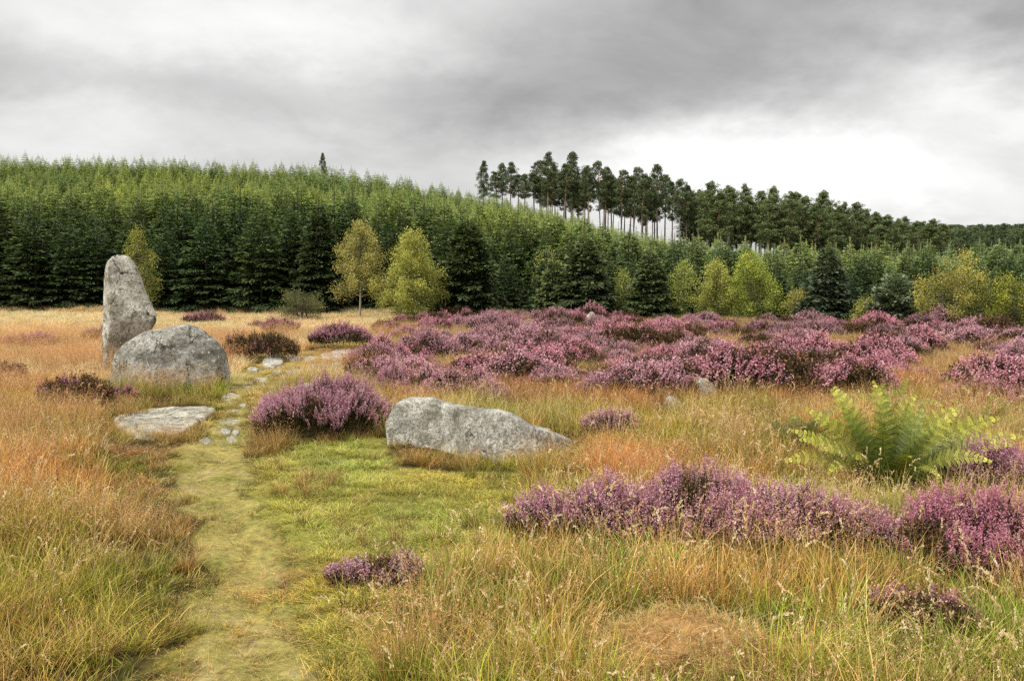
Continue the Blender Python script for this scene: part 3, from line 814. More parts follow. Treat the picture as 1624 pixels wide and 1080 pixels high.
def build_grass():
    def srcs(nm, fn, k): return [fn(i) for i in range(k)]
    def lawn(i):
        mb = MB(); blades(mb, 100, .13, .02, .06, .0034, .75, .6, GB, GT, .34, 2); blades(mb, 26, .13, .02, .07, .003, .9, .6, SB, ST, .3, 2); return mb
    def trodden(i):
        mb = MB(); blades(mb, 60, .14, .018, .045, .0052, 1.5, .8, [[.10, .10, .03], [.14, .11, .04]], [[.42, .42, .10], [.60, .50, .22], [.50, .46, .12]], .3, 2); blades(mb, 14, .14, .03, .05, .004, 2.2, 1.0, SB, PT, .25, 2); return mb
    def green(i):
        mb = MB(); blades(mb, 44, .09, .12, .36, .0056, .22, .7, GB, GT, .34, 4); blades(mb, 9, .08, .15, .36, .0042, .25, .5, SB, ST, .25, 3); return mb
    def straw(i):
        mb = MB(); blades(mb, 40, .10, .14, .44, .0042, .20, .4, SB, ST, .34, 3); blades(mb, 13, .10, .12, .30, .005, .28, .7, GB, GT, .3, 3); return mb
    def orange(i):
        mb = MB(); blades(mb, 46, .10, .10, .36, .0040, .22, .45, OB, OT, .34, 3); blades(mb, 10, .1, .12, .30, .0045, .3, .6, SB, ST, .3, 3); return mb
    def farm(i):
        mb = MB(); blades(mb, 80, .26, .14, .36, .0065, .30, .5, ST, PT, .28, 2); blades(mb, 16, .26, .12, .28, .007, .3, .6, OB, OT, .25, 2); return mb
    S = {'short_grass': srcs('short_grass', lawn, 4), 'green_grass': srcs('green_grass', green, 4), 'straw_grass': srcs('straw_grass', straw, 4),
         'orange_grass': srcs('orange_grass', orange, 4), 'far_grass': srcs('far_grass', farm, 4),
         'trodden_grass': srcs('trodden_grass', trodden, 4), 'seed_grass': srcs('seed_grass', lambda i: seed_tuft(5, .10, .30, .52), 5), 'hair_grass': srcs('hair_grass', lambda i: haze_tuft(34, .11, .22, .44), 4)}
    out = {k: [] for k in S}
    def sample(d0, d1, dens):
        half = .68
        A = half * (d1 * d1 - d0 * d0) + (1.2 * (d1 - d0))
        n = int(A * dens)
        y = np.sqrt(U(d0 * d0, d1 * d1, n)); x = U(-1, 1, n) * (half * y + .6)
        return x, y
    KO = np.array(KEEP_OUT)
    def free(x, y, g=1.0):
        ok = np.ones(len(x), bool)
        for kx, ky, rx, ry in KO: ok &= ((x - kx) / (rx * g + 1e-3)) ** 2 + ((y - ky) / (ry * g + 1e-3)) ** 2 > 1
        return ok
    def put(kind, x, y, tint, s0, s1, zs=1.0):
        n = len(x)
        if n == 0: return
        s = U(s0, s1, n)
        qx, qy = flat_px(x, y)
        low = inside(qx, qy, [(150, 640), (420, 640), (430, 730), (370, 790), (170, 780), (140, 720)]) | inside(qx, qy, [(600, 700), (930, 705), (940, 760), (600, 770)]) | inside(qx, qy, [(1240, 720), (1560, 720), (1540, 815), (1260, 815)])
        zs = zs * np.where(low, .5, 1.0)
        lp = np.interp(y, PL[:, 1], PL[:, 0]) - x
        zs = zs * np.where((y < 9) & (lp > -.6), .30 + .70 * sstep(lp, .0, 1.2), 1.0)
        out[kind].append((np.column_stack([x, y, height(x, y) - .005 + .028 * (path_mask(x, y) > .1)]), tint, np.column_stack([s * (.5 + .5 * zs), s * (.5 + .5 * zs), s * zs]),
                          np.column_stack([RNG.normal(size=n) * .08, RNG.normal(size=n) * .08, U(0, 6.28, n)]), RNG.integers(0, len(S[kind]), n)))
    def tints(x, y, base, amt=.22, seed=0, hue=.12):
        a = fbm(x * 1.1, y * 1.1, 300 + seed) - .5; b = fbm(x * 2.7, y * 2.7, 310 + seed) - .5
        k = 1 + amt * 2.4 * a + amt * 1.2 * b + amt * .5 * RNG.normal(size=len(x))
        t = np.atleast_2d(np.asarray(base)) * np.clip(k, .4, 1.8)[:, None]
        t = t * (1 + hue * 2.5 * (fbm(x * .7, y * .7, 320 + seed) - .5)[:, None] * np.array([1.0, -.3, -.6]))
        return t
    for band, (d0, d1, dens) in enumerate([(1.9, 5.0, 135), (5.0, 8.5, 105), (8.5, 14, 66), (14, 24, 30), (24, 47, 11)]):
        x, y = sample(d0, d1, dens)
        keep = free(x, y) & (y < edge_y(x) + 1.5); x = x[keep]; y = y[keep]
        px, py, lawnz, carpet, bank = zones(x, y)
        pm = path_mask(x, y)
        far = d0 >= 14
        r = RNG.random(len(x))
        n1 = fbm(x * .9, y * .9, 201); n2 = fbm(x * 1.9, y * 1.9, 202); n3 = fbm(x * .55, y * .55, 203)
        onpath = pm > .35
        left = (px < 330 + 40 * (n2 - .5)) & ~bank
        # path: only scattered very short wear-resistant grass
        m = onpath & (r < .96) & (d0 < 24)
        worn = sstep(fbm(x * 2.1, y * 1.5, 207), .42, .6)[:, None] * sstep(pm, .4, 1)[:, None]
        tn = tints(x, y, (1.30, 1.18, .9), .3, 1, .25) * (1 - worn) + tints(x, y, (1.45, 1.12, 1.2), .3, 1, .1) * worn
        put('trodden_grass', x[m], y[m], tn[m], .6, 1.15)
        m = ~onpath & (lawnz | bank) & ~carpet & (d0 < 24)
        put('short_grass', x[m], y[m], tints(x[m], y[m], (1.95, 1.62, 1.2), .34, 2, .25), .55, 1.15)
        mb_ = m & bank & ~lawnz
        put('trodden_grass', x[mb_], y[mb_], tints(x[mb_], y[mb_], (1.35, 1.3, 1.15), .3, 16, .2), .9, 1.6)
        mm = m & lawnz & (n1 > .52) & (r < .22)
        put('green_grass', x[mm], y[mm], tints(x[mm], y[mm], (1.0, 1.0, .9), .25, 3), .35, .7)
        mm = m & (n2 > .56) & (r > .72)
        put('orange_grass', x[mm], y[mm], tints(x[mm], y[mm], (.95, .9, .8), .3, 4), .3, .6)
        rest = ~onpath & ~lawnz & ~bank & ~carpet
        if not far:
            # green share: strong at bottom left, moderate on the right
            gsh = np.where(left, np.clip(.24 + (py - 790) / 220, .10, .88), .30) + 2.8 * (n1 - .5)
            osh = np.where(left, .36, .22) + 2.6 * (n3 - .5)
            m = rest & (r < gsh)
            put('green_grass', x[m], y[m], tints(x[m], y[m], np.where(left[m], .85, .92)[:, None] * np.array([1.2, 1.2, .66]), .42, 5, .32), .55, 1.15)
            m2 = rest & ~m & (RNG.random(len(x)) < osh)
            put('orange_grass', x[m2], y[m2], tints(x[m2], y[m2], (1.45, 1.08, .80), .36, 6, .2), .5, 1.15)
            m3 = rest & ~m & ~m2
            put('straw_grass', x[m3], y[m3], tints(x[m3], y[m3], (1.34, 1.14, .84), .34, 7, .25), .5, 1.15)
            hz = rest & (RNG.random(len(x)) < np.where(left, np.clip(.11 - (py - 850) / 1800, .03, .16), .07) * (.3 + 2.2 * (n2 > .5)))
            put('hair_grass', x[hz], y[hz], tints(x[hz], y[hz], (1.05, .95, .9), .2, 8), .75, 1.15)
            sd = rest & (RNG.random(len(x)) < np.where(left, .075, .07) * (.4 + 1.6 * (n1 > .48)))
            put('seed_grass', x[sd], y[sd], tints(x[sd], y[sd], (1, 1, 1), .12, 9, .03), .7, 1.1)
        else:
            m = rest & (px < 720)
            put('far_grass', x[m], y[m], tints(x[m], y[m], (1.08, 1.04, 1.12), .20, 10, .14), .7, 1.1, .8)
            m = rest & (px >= 720)
            put('far_grass', x[m], y[m], tints(x[m], y[m], (.85, .75, .6), .3, 11), .6, 1.1)
            hz = rest & (RNG.random(len(x)) < .35) & (d0 < 24)
            put('hair_grass', x[hz], y[hz], tints(x[hz], y[hz], (1.15, 1.05, .95), .2, 12), 1.0, 1.5)
        # orange grass growing through the heather
        m = carpet & (RNG.random(len(x)) < (.6 if d0 < 14 else .55) * (.25 + 1.7 * (n1 > .47)))
        k = 'orange_grass' if not far else 'far_grass'
        put(k, x[m], y[m], tints(x[m], y[m], (1.05, .85, .72) if not far else (.64, .50, .38), .3, 13), .8, 1.3)
    # tussocks hugging the feet of the stones and bushes
    for (kx, ky, rx, ry) in KO:
        if ky > 24 or rx < .12: continue
        n = int(34 * (rx + ry)); a = U(np.pi, 2 * np.pi, n) if rx > .3 else U(0, 6.28, n)
        x = kx + np.cos(a) * rx * U(.98, 1.16, n); y = ky + np.sin(a) * ry * U(1.0, 1.2, n)
        f = free(x, y, .97) & (path_mask(x, y) < .2); x = x[f]; y = y[f]
        k = RNG.random(len(x)) < .5
        put('green_grass', x[k], y[k], tints(x[k], y[k], (.85, .85, .7), .25, 14), .3, .55)
        put('orange_grass', x[~k], y[~k], tints(x[~k], y[~k], (1, .9, .8), .25, 15), .35, .65)
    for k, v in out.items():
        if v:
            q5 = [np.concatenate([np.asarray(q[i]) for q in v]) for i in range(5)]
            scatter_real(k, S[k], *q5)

def build_carpet():
    """the unbroken heather moor in the middle distance"""
    src = []
    for i in range(8):
        bl = (.86, .8, .74, .86, .6, .3, .8, .16)[i]
        fl, fo = heather_geo(1.0, 1.0, .46, 620, False, bl, 60 + i)
        f2 = MB(); f2.V = fl.V + fo.V; f2.C = fl.C + fo.C; f2.F = {4: fl.F[4] + [q + fl.n for q in fo.F[4]]}; f2.n = fl.n + fo.n
        src.append(src_object('heather_shape', f2.mesh('heather_shape', M_FLOWER)))
    xs, ys = [], []
    for d0, d1, dens in ((9, 14, 3.6), (14, 22, 2.9), (22, 47, 2.2)):
        n = int(.75 * (d1 * d1 - d0 * d0) * dens); y = np.sqrt(U(d0 * d0, d1 * d1, n)); x = U(-1, 1, n) * .75 * y
        xs.append(x); ys.append(y)
    x = np.concatenate(xs); y = np.concatenate(ys)
    _, _, _, carpet, _ = zones(x, y)
    ok = carpet & (y < edge_y(x) - .2) & (fbm(x * .8, y * .8, 401) > np.where(y < 14, .50, .425))
    for kx, ky, rx, ry in KEEP_OUT: ok &= ((x - kx) / (rx + .25)) ** 2 + ((y - ky) / (ry + .25)) ** 2 > 1
    x = x[ok]; y = y[ok]; n = len(x)
    nb = fbm(x * .33, y * .33, 402); nc = fbm(x * .6, y * .6, 403)
    pick = np.where(nc > .49, RNG.choice([5, 7, 4, 7], n), RNG.choice([0, 1, 2, 3, 6, 4, 5, 0, 7], n))
    t = np.array([1.04, 1.0, 1.02])[None] * (.80 + .5 * nb + .10 * RNG.normal(size=n))[:, None]
    t = t * np.where((nb > .56)[:, None], np.array([1.05, .88, .93]), 1)
    s = U(.42, 1.0, n) + .7 * RNG.random(n) ** 4
    sc = np.column_stack([s * U(.9, 1.3, n), s * U(.9, 1.3, n), s * U(.6, 1.05, n)])
    rot = np.column_stack([RNG.normal(size=n) * .06, RNG.normal(size=n) * .06, U(0, 6.28, n)])
    scatter('heather_carpet', src, np.column_stack([x, y, height(x, y) - .02]), t, sc, rot, pick)

# ------------------------------------------------------------------ ferns
def frond_mesh(L, npin, wmax, arch, seed=0, pinl=1.0, lift=1.0, twist=0.0):
    """arching frond growing along +X from the origin: stalk, paired leaflets, each with its own lobes"""
    mb = MB()
    t = np.linspace(0, 1, 24)
    # rises steeply, then arches outwards
    ang = lift * 1.36 - arch * t ** 1.6
    ds = L / 23
    px = np.concatenate([[0], np.cumsum(np.cos(ang[:-1]) * ds)]); pz = np.concatenate([[0], np.cumsum(np.sin(ang[:-1]) * ds)])
    sway = .06 * L * np.sin(t * 2.2 + seed)
    P = np.column_stack([px, sway * t, pz])
    tube(mb, P, .0055 * (1 - .85 * t), 5, np.column_stack([.16 + .1 * t, .17 + .12 * t, .04 + 0 * t]))
    for i in range(npin):
        s = .10 + .90 * (i + .5) / npin
        c = np.array([np.interp(s, t, P[:, k]) for k in range(3)])
        tg = unit(np.array([np.interp(min(s + .03, 1), t, P[:, k]) - np.interp(s - .03, t, P[:, k]) for k in range(3)]))
        wid = wmax * (np.sin(np.pi * min(1, (s * .92 + .08)) ** .9) ** .8) * pinl * U(.9, 1.08, 1)[0]
        if s > .9: wid *= (1 - s) / .1 * .8 + .2
        wid = max(wid, .012)
        for sd in (-1, 1):
            up = unit(np.cross(tg, np.array([0, sd, 0.])) * sd)
            up = up if up[2] > 0 or abs(up[0]) > .5 else -up
            nrm_ = np.cross(tg, np.array([0, 1., 0])); tw = twist * min(1, .3 + s)
            side = sd * (math.cos(tw) * np.array([0, 1., 0]) + math.sin(tw) * -nrm_ * (1 if nrm_[2] < 0 else -1))
            dirp = unit(side + tg * .55 + up * .18 + RNG.normal(size=3) * .05)
            m = max(4, int(wid / .011)); q = (np.arange(m) + .4) / m
            base = c + dirp[None] * (q * wid)[:, None] + np.array([0, 0, -1.]) * (q ** 2 * wid * .16)[:, None]
            ll = (.0215 * wmax / .14) * (1 - q) ** .65 * .75 + .006
            young = s ** 2.2  # dark inner leaf to lit tip: light painted into the leaf colour
            col = (np.array([.045, .068, .007]) * (1 - young) + np.array([.45, .45, .07]) * young)[None] * U(.8, 1.2, m)[:, None] * (1.2 if i % 2 else .7)  # alternate leaflets dimmed, painting dark gaps between them
            for e in (-1, 1):
                a = unit(np.cross(dirp, unit(np.cross(tg, dirp)))) * e
                A = unit(a + dirp * .5 + RNG.normal(size=(m, 3)) * .08) * ll[:, None]
                cards(mb, base, A, np.full(m, .0052 * wmax / .14 + .001), np.tile(np.cross(tg, dirp), (m, 1)), col)
            # midrib
            cards(mb, base[:1], (base[-1:] - base[:1]), np.array([.0016]), np.cross(tg, dirp)[None], np.array([[.2, .22, .05]]))
    return mb.mesh('frond', M_FERN)

def build_ferns():
    meshes = [frond_mesh(1.0, 23, .135, a, i, 1, l) for i, (a, l) in enumerate([(.75, .98), (1.05, .95), (1.35, .92), (1.7, .9), (.55, 1.0), (1.2, .85)])]
    for tw in (.85, -.85): meshes += [frond_mesh(1.0, 23, .135, a, i + 7, 1, l, tw) for i, (a, l) in enumerate([(.75, .98), (1.05, .95), (1.35, .92), (1.7, .9), (.55, 1.0), (1.2, .85)])]
    def fern(label, px, py, fronds, group=None, tint=(1, 1, 1), name='fern'):
        x, y, z = at(px, py)
        e = bpy.data.objects.new(name, None); COL.objects.link(e); e.location = (x, y, z - .03); e.empty_display_size = .2
        tag(e, label, 'fern', group); KEEP_OUT.append((x, y - .05, .30, .24) if len(fronds) > 15 else (x, y, .08, .08))
        for mi, az, L, tilt, tn in fronds:
            ca = math.cos(math.radians(az)); mi = mi + (6 if ca > .45 else 12 if ca < -.45 else 0)
            o = link('frond', meshes[mi], e, None, [tint[k] * tn[k] for k in range(3)])
            o.rotation_euler = (U(-.12, .12, 1)[0], tilt, math.radians(az)); o.scale = (L, L, L)
            rr = .05; o.location = (math.cos(math.radians(az)) * rr, math.sin(math.radians(az)) * rr, 0)
        return e
    y_ = (1.1, 1.05, .95); g_ = (.5, .62, .42); n_ = (1.1, 1.08, .9)  # the darkest tint paints shade into the heart of the fern
    fern('large bright green fern fanning out behind the long purple heather', 1405, 782,
         [(0, 170, .86, .42, y_), (1, 188, .84, .30, n_), (0, 160, .90, .18, n_), (2, 205, .80, .16, y_), (4, 140, .92, .06, n_), (0, 118, .96, .0, y_), (4, 95, .94, -.06, n_),
          (4, 62, .92, .05, g_), (0, 40, 1.0, .20, n_), (0, 22, 1.06, .38, y_), (0, 8, 1.10, .46, y_), (0, -4, 1.08, .56, y_), (1, 14, 1.0, .30, n_), (1, -18, .98, .40, y_),
          (2, -40, .86, .26, y_), (3, -70, .70, .14, n_), (2, -98, .70, .06, n_), (2, -126, .70, .12, n_), (5, 182, .88, .36, y_), (3, -150, .70, .20, n_),
          (4, 172, .72, .0, g_), (4, -60, .70, -.05, g_), (4, -110, .66, -.1, g_), (4, 10, .78, .02, g_), (0, 75, .90, .1, g_), (5, 30, .90, .25, n_), (1, 2, 1.0, .52, n_), (4, -20, .85, .15, y_), (4, 130, .75, -.02, g_), (4, 50, .78, .0, g_), (0, -85, .55, .05, g_), (4, -30, .66, .05, g_), (4, 200, .66, .05, g_)])
    def small(label, px, py, n, L, tint, seed):
        r = random.Random(seed)
        fern(label, px, py, [(r.choice([0, 1, 2, 3]), 360 * i / n + r.uniform(-20, 20), L * r.uniform(.7, 1.1), r.uniform(0, .35), (r.uniform(.85, 1.1),) * 3) for i in range(n)], 'small bracken plants', tint, 'bracken')
    small('dark green bracken in the grass left of the big fern', 1262, 715, 9, .6, (.62, .66, .55), 1)
    small('short bracken sprig close to the left fronds of the big fern', 1300, 700, 7, .45, (.75, .78, .6), 2)
    small('yellow green bracken behind the tips of the big fern', 1415, 668, 9, .62, (.9, .95, .7), 3)
    small('pale bracken behind the big fern, left of the yellow one', 1372, 660, 8, .55, (.8, .84, .65), 4)
    small('pale bracken behind the right fronds of the big fern', 1560, 690, 9, .5, (.95, .95, .8), 5)
    small('pale bracken cut by the right edge above the purple heather', 1612, 672, 9, .55, (.9, .92, .75), 6)
    small('bracken beyond, near the right edge, half in heather', 1600, 640, 8, .48, (.85, .9, .75), 7)
    small('tiny bright fern sprig growing from the mossy hummock', 1186, 1018, 4, .17, (1.1, 1.15, .8), 8)
    small('lime green bracken far off in the heather before the dark spruces', 826, 521, 8, .5, (1.3, 1.4, .7), 9)

def build_hummock():
    x, y, z = at(1092, 1075); y += .12; z = float(height(x, y))
    n = 64; rings = []
    for k in range(22):
        t = k / 21
        r = .44 * math.sqrt(max(0, 1 - t ** 2.2)) + .01; a = np.linspace(0, 2 * np.pi, n, endpoint=False)
        rr = r * (1 + .18 * (vn(np.cos(a) * 1.6 + 4, np.sin(a) * 1.6 + 4, 77) - .5) * 2)
        rings.append(np.column_stack([np.cos(a) * rr, np.sin(a) * rr * .8, np.full(n, -.06 + .25 * t)]))
    me = stone_mesh('hummock_body', rings, M_GROUND, rough=.05, fine=.02, nscale=5, seed=9)
    c = np.tile(np.array([.34, .20, .08, 1]), (len(me.vertices), 1)).astype(np.float32)
    a = me.attributes.new('col', 'FLOAT_COLOR', 'POINT'); a.data.foreach_set('color', c.ravel())
    e = bpy.data.objects.new('moss_hummock', None); COL.objects.link(e); e.location = (x, y, z)
    tag(e, 'shaggy orange tan moss hummock in the grass at the bottom edge', 'hummock')
    link('mound', me, e)
    co = np.empty(len(me.vertices) * 3, np.float32); me.vertices.foreach_get('co', co); co = co.reshape(-1, 3)
    co = co[co[:, 2] > -.03]
    mb = MB(); m = 9000
    pr = np.linalg.norm(co[:, :2], axis=1); pr /= pr.sum()
    B = co[RNG.choice(len(co), m, p=pr)] + RNG.normal(size=(m, 3)) * .012
    az = U(0, 6.28, m)
    mos = [[.30, .17, .05], [.36, .22, .07], [.25, .14, .05]]; mot = [[.80, .56, .20], [.86, .68, .38], [.74, .46, .16], [.62, .54, .14]]; mos = mos + [[.2, .17, .04]]
    n2 = vn(B[:, 0] * 7, B[:, 1] * 7, 5)
    blades(mb, m, .1, .025, .065, .003, .9, .9, mos, mot, .28, 2, B - np.array([0, 0, .006]), az)
    B2 = co[RNG.choice(len(co), 260, p=pr)]; blades(mb, 260, .1, .05, .16, .0028, .5, .6, OB, ST, .25, 3, B2, np.arctan2(B2[:, 1], B2[:, 0]))
    link('moss', mb.mesh('hummock_moss', M_GRASS), e)
    KEEP_OUT.append((x, y, .40, .32))

# ------------------------------------------------------------------ trees
def spruce_geo(Hh, R, seed, wh=.34, nb=8, dens=42, upsweep=0.0, dark=1.0, spray=1.0, yng=None):
    tr, cr = MB(), MB()
    t = np.linspace(0, 1, 9)
    wob = RNG.normal(size=2) * .03
    pts = np.column_stack([wob[0] * np.sin(t * 3), wob[1] * np.sin(t * 2.5), t * Hh * .985])
    tube(tr, pts, .045 * Hh / 4 * (1 - .96 * t) + .006, 7, np.array([.055, .045, .032]))
    z = .10
    while z < Hh * .93:
        f = z / Hh
        L0 = R * (1 - f) ** .95 * 1.08 * (1.0 if f > .1 else .8 + 2 * f) + .05
        k = nb if f < .75 else max(4, nb - 3)
        a0 = RNG.random() * 6.28
        for b in range(k):
            az = a0 + 6.283 * b / k + RNG.normal() * .18
            L = L0 * RNG.uniform(.72, 1.18)
            up = (.08 + .34 * f + upsweep) * RNG.uniform(.7, 1.3); dn = .42 * (1 - f) * RNG.uniform(.7, 1.2)
            o = np.array([math.cos(az), math.sin(az), 0]); sd = np.array([-o[1], o[0], 0])
            zz = z + RNG.normal() * .06
            n = max(7, int((8 + dens * L) * 1.0))
            s = .12 + .88 * RNG.random(n) ** .62
            q = U(-1, 1, n); lt = (.10 + .36 * L * (1 - s)) * np.where(s > .9, .5, 1)
            def bz(s): return L * (up * s - dn * s * s + .22 * dn * s ** 4)
            P = o[None] * (L * s + np.abs(q) * lt * .45)[:, None] + sd[None] * (q * lt)[:, None]
            P[:, 2] += zz + bz(s) - .10 * np.abs(q) * lt + RNG.normal(size=n) * .02
            slope = up - 2 * dn * s + .88 * dn * s ** 3
            D = unit(o[None] * .8 + sd[None] * (q * .9)[:, None] + np.column_stack([0 * s, 0 * s, slope * .8 - .12 + RNG.normal(size=n) * .22]) + RNG.normal(size=(n, 3)) * .12)
            ln = U(.14, .30, n) * spray * min(1, .4 + .75 * L)
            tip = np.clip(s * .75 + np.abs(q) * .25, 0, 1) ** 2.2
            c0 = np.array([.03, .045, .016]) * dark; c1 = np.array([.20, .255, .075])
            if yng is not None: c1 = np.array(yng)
            c = (c0[None] * (1 - tip)[:, None] + c1[None] * tip[:, None]) * U(.65, 1.3, n)[:, None] * (.42 + .95 * f)  # darker foot, lighter top: overhead light painted into the crown colour
            nr = unit(np.column_stack([RNG.normal(size=n) * .5, RNG.normal(size=n) * .5, np.ones(n)]))
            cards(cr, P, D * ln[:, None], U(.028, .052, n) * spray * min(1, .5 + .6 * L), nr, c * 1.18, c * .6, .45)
            # branch wood
        z += wh * RNG.uniform(.8, 1.2) * (1.0 if f < .7 else .8)
    # leader with short needles
    n = 110; s = RNG.random(n); P = np.column_stack([0 * s, 0 * s, Hh * (.80 + .27 * s)])
    D = unit(np.column_stack([RNG.normal(size=(n, 2)), .9 + 0 * s])); ln = U(.06, .13, n) * (1.5 - s) * np.where((s * 9) % 1 < .25, 2.0, 1)
    cards(cr, P, D * ln[:, None], np.full(n, .012), rdir(n), np.tile(np.array([.17, .2, .07]), (n, 1)))
    cards(cr, P[:2] * 0 + np.array([0, 0, Hh * .9]), np.array([[0, 0, Hh * .20], [0, 0, Hh * .18]]), np.array([.013, .013]), np.array([[1., 0, 0], [0, 1., 0]]), np.tile(np.array([.2, .19, .08]), (2, 1)))
    return tr, cr

def leafy_geo(Hh, prof, nlimb, nleaf, leaf, c_lo, c_hi, trunk_r, trunk_c, bare=.1, lean=.03, stems=1, hang=.4, clump=.10):
    """broad-leaved tree: trunk and limbs, leaves in clumps about the limb ends; prof(f) = crown radius at height share f"""
    tr, cr = MB(), MB()
    tips, wts = [], []
    for sidx in range(stems):
        so = np.array([0, 0]) if stems == 1 else RNG.normal(size=2) * .12
        ld = RNG.normal(size=2) * lean * (1 if stems == 1 else 4)
        t = np.linspace(0, 1, 12)
        hh = Hh * (1 if sidx == 0 else RNG.uniform(.7, .95))
        pts = np.column_stack([so[0] + ld[0] * t * hh + .03 * np.sin(5 * t + sidx), so[1] + ld[1] * t * hh + .03 * np.cos(4 * t), t * hh * .97])
        tube(tr, pts, trunk_r * (1 - t) ** 1.3 + .004, 7, np.array(trunk_c)[None] * (1 - .6 * sstep(t, bare, bare + .2))[:, None])
        for i in range(nlimb // stems):
            f = bare + (1 - bare) * ((i + RNG.random()) / (nlimb // stems)) ** .9
            f = min(f, .985)
            c = np.array([np.interp(f, t, pts[:, k]) for k in range(3)])
            az = i * 2.4 + RNG.normal() * .5; L = prof(f) * RNG.uniform(.65, 1.12) + .05
            o = np.array([math.cos(az), math.sin(az), RNG.uniform(.35, .95)])
            s = np.linspace(0, 1, 5)
            lp = c + o[None] * (s * L)[:, None] * np.array([1, 1, .62]) - np.array([0, 0, 1]) * (s ** 2 * L * .18)[:, None] + RNG.normal(size=(5, 3)) * .02
            lp[0] = c
            tube(tr, lp, trunk_r * .34 * (1 - .85 * s) * (1 - .6 * f) + .003, 4, np.array(trunk_c) * .75)
            for sp in (.35, .55, .75, .9, 1.0):
                j = np.array([np.interp(sp, s, lp[:, k]) for k in range(3)])
                tips.append(j + RNG.normal(size=3) * .07 * L); wts.append((.4 + sp) * (L + .12))
    tips = np.array(tips); wts = np.array(wts); wts /= wts.sum()
    k = RNG.choice(len(tips), nleaf, p=wts)
    sh = U(.65, 1.3, len(tips))
    P = tips[k] + RNG.normal(size=(nleaf, 3)) * np.array([clump, clump, clump * 1.15]) * (1 + .25 * Hh / 3)
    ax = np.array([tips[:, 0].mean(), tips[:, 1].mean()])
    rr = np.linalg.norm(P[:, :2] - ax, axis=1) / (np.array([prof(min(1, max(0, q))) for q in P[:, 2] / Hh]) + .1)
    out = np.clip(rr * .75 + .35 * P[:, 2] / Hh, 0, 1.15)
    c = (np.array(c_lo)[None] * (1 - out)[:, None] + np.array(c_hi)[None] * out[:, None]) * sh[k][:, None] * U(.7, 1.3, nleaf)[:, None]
    D = unit(rdir(nleaf) + np.array([0, 0, -hang]))
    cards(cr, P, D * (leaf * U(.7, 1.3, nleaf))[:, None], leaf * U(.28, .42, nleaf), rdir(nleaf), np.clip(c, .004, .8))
    return tr, cr

def pine_geo(Hh, seed, crown=.5, width=1.0, full=1.0):
    """tall plantation pine: bare trunk, layered crown of needle clumps"""
    tr, cr = MB(), MB()
    t = np.linspace(0, 1, 14); ld = RNG.normal(size=2) * .012
    pts = np.column_stack([ld[0] * t * Hh + .10 * np.sin(t * 4 + seed), ld[1] * t * Hh + .10 * np.cos(t * 3 + seed), t * Hh * .98 - .3 * (1 - t)])
    c0 = np.array([.25, .22, .19]); c1 = np.array([.34, .20, .12])
    tube(tr, pts, .17 * (1 - .85 * t) + .02, 8, c0[None] * (1 - sstep(t, .3, .65))[:, None] + c1[None] * sstep(t, .3, .65)[:, None])
    # dead stubs below the crown
    for i in range(10):
        f = RNG.uniform(.25, 1 - crown + .05); az = RNG.random() * 6.28; L = RNG.uniform(.3, 1.1)
        b = np.array([np.interp(f, t, pts[:, k]) for k in range(3)]); s = np.linspace(0, 1, 3)
        tube(tr, b + np.outer(s * L, [math.cos(az), math.sin(az), RNG.uniform(-.3, .3)]), .02 * (1 - .7 * s), 4, c0 * .8)
    nl = int(46 * full * (crown / .5) ** .7)
    for i in range(nl):
        g = (i + RNG.random()) / nl; f = 1 - crown + crown * g
        b = np.array([np.interp(f, t, pts[:, k]) for k in range(3)])
        az = i * 2.4 + RNG.normal() * .4
        L = width * (1.75 * (1 - g) ** .75 * (.45 + .9 * min(1, g * 3.2)) + .30) * RNG.uniform(.55, 1.2)
        s = np.linspace(0, 1, 5)
        rise = RNG.uniform(.0, .7) + .7 * g
        lp = b + np.column_stack([np.cos(az) * s * L, np.sin(az) * s * L, (rise * s - .25 * s * s) * L])
        tube(tr, lp, .05 * (1 - .8 * s) * (1.1 - g * .6) + .008, 4, c1 * .7)
        for j in range(3 + int(L * 1.8)):
            sp = RNG.uniform(.45, 1.05); q = np.array([np.interp(min(1, sp), s, lp[:, k]) for k in range(3)]) + RNG.normal(size=3) * np.array([.22, .22, .20]) * L * .8
            n = 34; rad = RNG.uniform(.20, .38)
            o = rdir(n); o[:, 2] *= .9
            P = q + o * rad * (RNG.random(n) ** .5)[:, None]
            D = unit(o + np.array([0, 0, .55]) + RNG.normal(size=(n, 3)) * .3) * U(.14, .28, n)[:, None]
            hgt = np.clip((P[:, 2] - q[2]) / rad * .5 + .5, 0, 1)  # clump undersides dark, tops light: shading painted into the needle colour
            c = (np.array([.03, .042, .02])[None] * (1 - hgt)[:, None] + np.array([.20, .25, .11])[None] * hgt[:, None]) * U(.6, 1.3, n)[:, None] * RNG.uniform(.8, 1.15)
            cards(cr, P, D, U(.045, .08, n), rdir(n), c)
    return tr, cr

def tree(name, label, cat, tm, cm, loc, scale, rz, tint, group=None):
    e = bpy.data.objects.new(name, None); COL.objects.link(e); e.location = loc; e.rotation_euler = (0, 0, rz); e.scale = scale
    e.empty_display_size = .5
    tag(e, label, cat, group)
    link('trunk', tm, e); link('crown', cm, e, None, tint)
    return e

